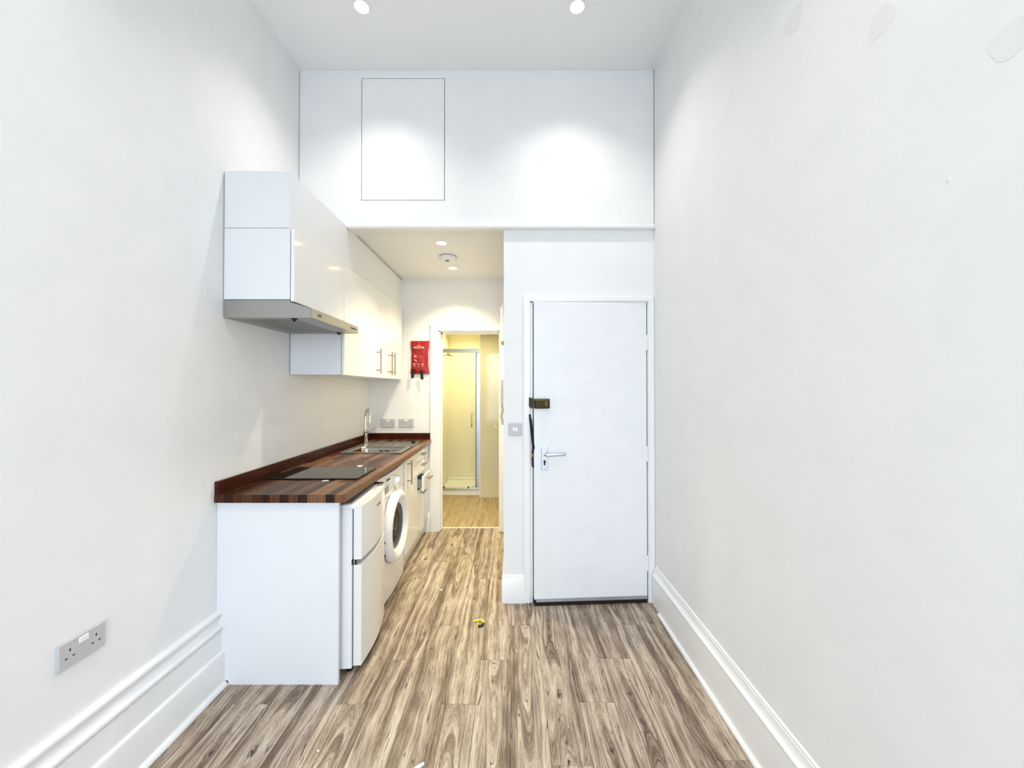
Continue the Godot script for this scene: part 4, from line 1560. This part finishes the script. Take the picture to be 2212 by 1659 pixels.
	put(st, "post", mat(Color(0.78, 0.82, 0.90), 0.2, 0.95), s)
	st = S()
	B(st, -0.480, -0.472, 0.100, 1.885, 5.270, 5.292)
	put(st, "door_seal", M.dark, s)
	st = S()
	B(st, -0.950, -0.482, 0.102, 1.883, 5.276, 5.282)
	var gl := put(st, "glass_door", M.glass, s)
	st = S()
	tube(st, [V(-0.530, 0.905, 5.276), V(-0.530, 0.905, 5.236), V(-0.530, 1.065, 5.236), V(-0.530, 1.065, 5.276)], 0.008, 10)
	put(st, "door_handle", M.chrome, gl)
	for rx in [-0.90, -0.575]:
		st = S()
		lathe(st, [Vector2(0.0, -0.01), Vector2(0.013, -0.01), Vector2(0.013, 0.01), Vector2(0.0, 0.01)], V(rx, 0.108, 5.262), Vector3(0, 0, 1), 14)
		put(st, "roller", M.seal, gl)
	st = S()
	lathe(st, [Vector2(0.0, 0.012), Vector2(0.040, 0.010), Vector2(0.045, 0.0)], V(-0.535, 0.046, 5.50), Vector3.DOWN, 22)
	lathe(st, [Vector2(0.045, 0.0), Vector2(0.040, 0.010), Vector2(0.0, 0.012)], V(-0.535, 0.046, 5.50), Vector3.UP, 22)
	put(st, "drain_cover", M.alu, s)
	# shower head on a short arm from the left wall
	var h := thing("overhead_shower", "round chrome shower head on a wall arm", "shower head", V(-0.90, 1.85, 5.55))
	st = S()
	tube(st, [V(-0.958, 1.955, 5.55), V(-0.94, 1.955, 5.55), V(-0.915, 1.935, 5.55), V(-0.895, 1.895, 5.55)], 0.010, 10)
	put(st, "arm", M.chrome, h)
	st = S()
	lathe(st, [Vector2(0.0, -0.006), Vector2(0.070, -0.006), Vector2(0.074, 0.0), Vector2(0.060, 0.010), Vector2(0.020, 0.020), Vector2(0.012, 0.030)], V(-0.890, 1.868, 5.55), Vector3.UP, 28)
	put(st, "rose", mat(Color(0.55, 0.52, 0.40), 0.2, 0.95), h)

func build_lights() -> void:
	var cool := Color(1.0, 0.975, 0.945)
	var warm := Color(1.0, 0.94, 0.78)
	var bath := Color(1.0, 0.96, 0.72)
	var nth := ["nearest the bulkhead", "second from the bulkhead", "third from the bulkhead", "beside the window wall"]
	var ds := [2.19, 0.75, -0.75, -2.0]
	for k in 4:
		downlight(-0.835, CEIL, ds[k], false, cool, 0.92, 57.0, "recessed main ceiling spotlight on the kitchen side, " + nth[k], "main ceiling spotlights")
		downlight(0.362, CEIL, ds[k], false, cool, 0.92, 57.0, "recessed main ceiling spotlight on the entry door side, " + nth[k], "main ceiling spotlights")
	downlight(-0.527, CEIL_LOW, 2.96, true, warm, 1.9, 60.0, "warm passage ceiling spotlight between bulkhead and smoke alarm", "passage spotlights")
	downlight(-0.533, CEIL_LOW, 3.58, true, warm, 1.9, 60.0, "warm passage ceiling spotlight between smoke alarm and end wall", "passage spotlights")
	downlight(-0.66, 2.32, 5.62, true, bath, 1.3, 70.0, "warm spotlight over the shower tray", "shower room spotlights")
	downlight(-0.35, 2.32, 4.6, true, bath, 1.2, 75.0, "warm spotlight inside the shower room doorway", "shower room spotlights")

func _ready() -> void:
	set_camera_and_light()
	make_materials()
	build_shell()
	build_floor()
	build_skirtings()
	build_lights()
	build_entry_door()
	build_wall_units()
	build_worktop()
	build_base_units()
	build_hob_sink_tap()
	build_switches()
	double_socket(V(-1.229, 1.071, D_KIT), Vector3.RIGHT, Vector3(0, 0, 1), "grey double wall socket nearer the mixer tap", "sockets above the upstand")
	double_socket(V(-1.047, 1.071, D_KIT), Vector3.RIGHT, Vector3(0, 0, 1), "grey double wall socket nearer the shower room doorway", "sockets above the upstand")
	double_socket(V(WALL_L, 0.573, 1.315), V(0, 0, 1), Vector3.RIGHT, "grey double wall socket low on the left wall above the skirting", "")
	build_passage_bits()
	build_shower_room()
	build_scraps()
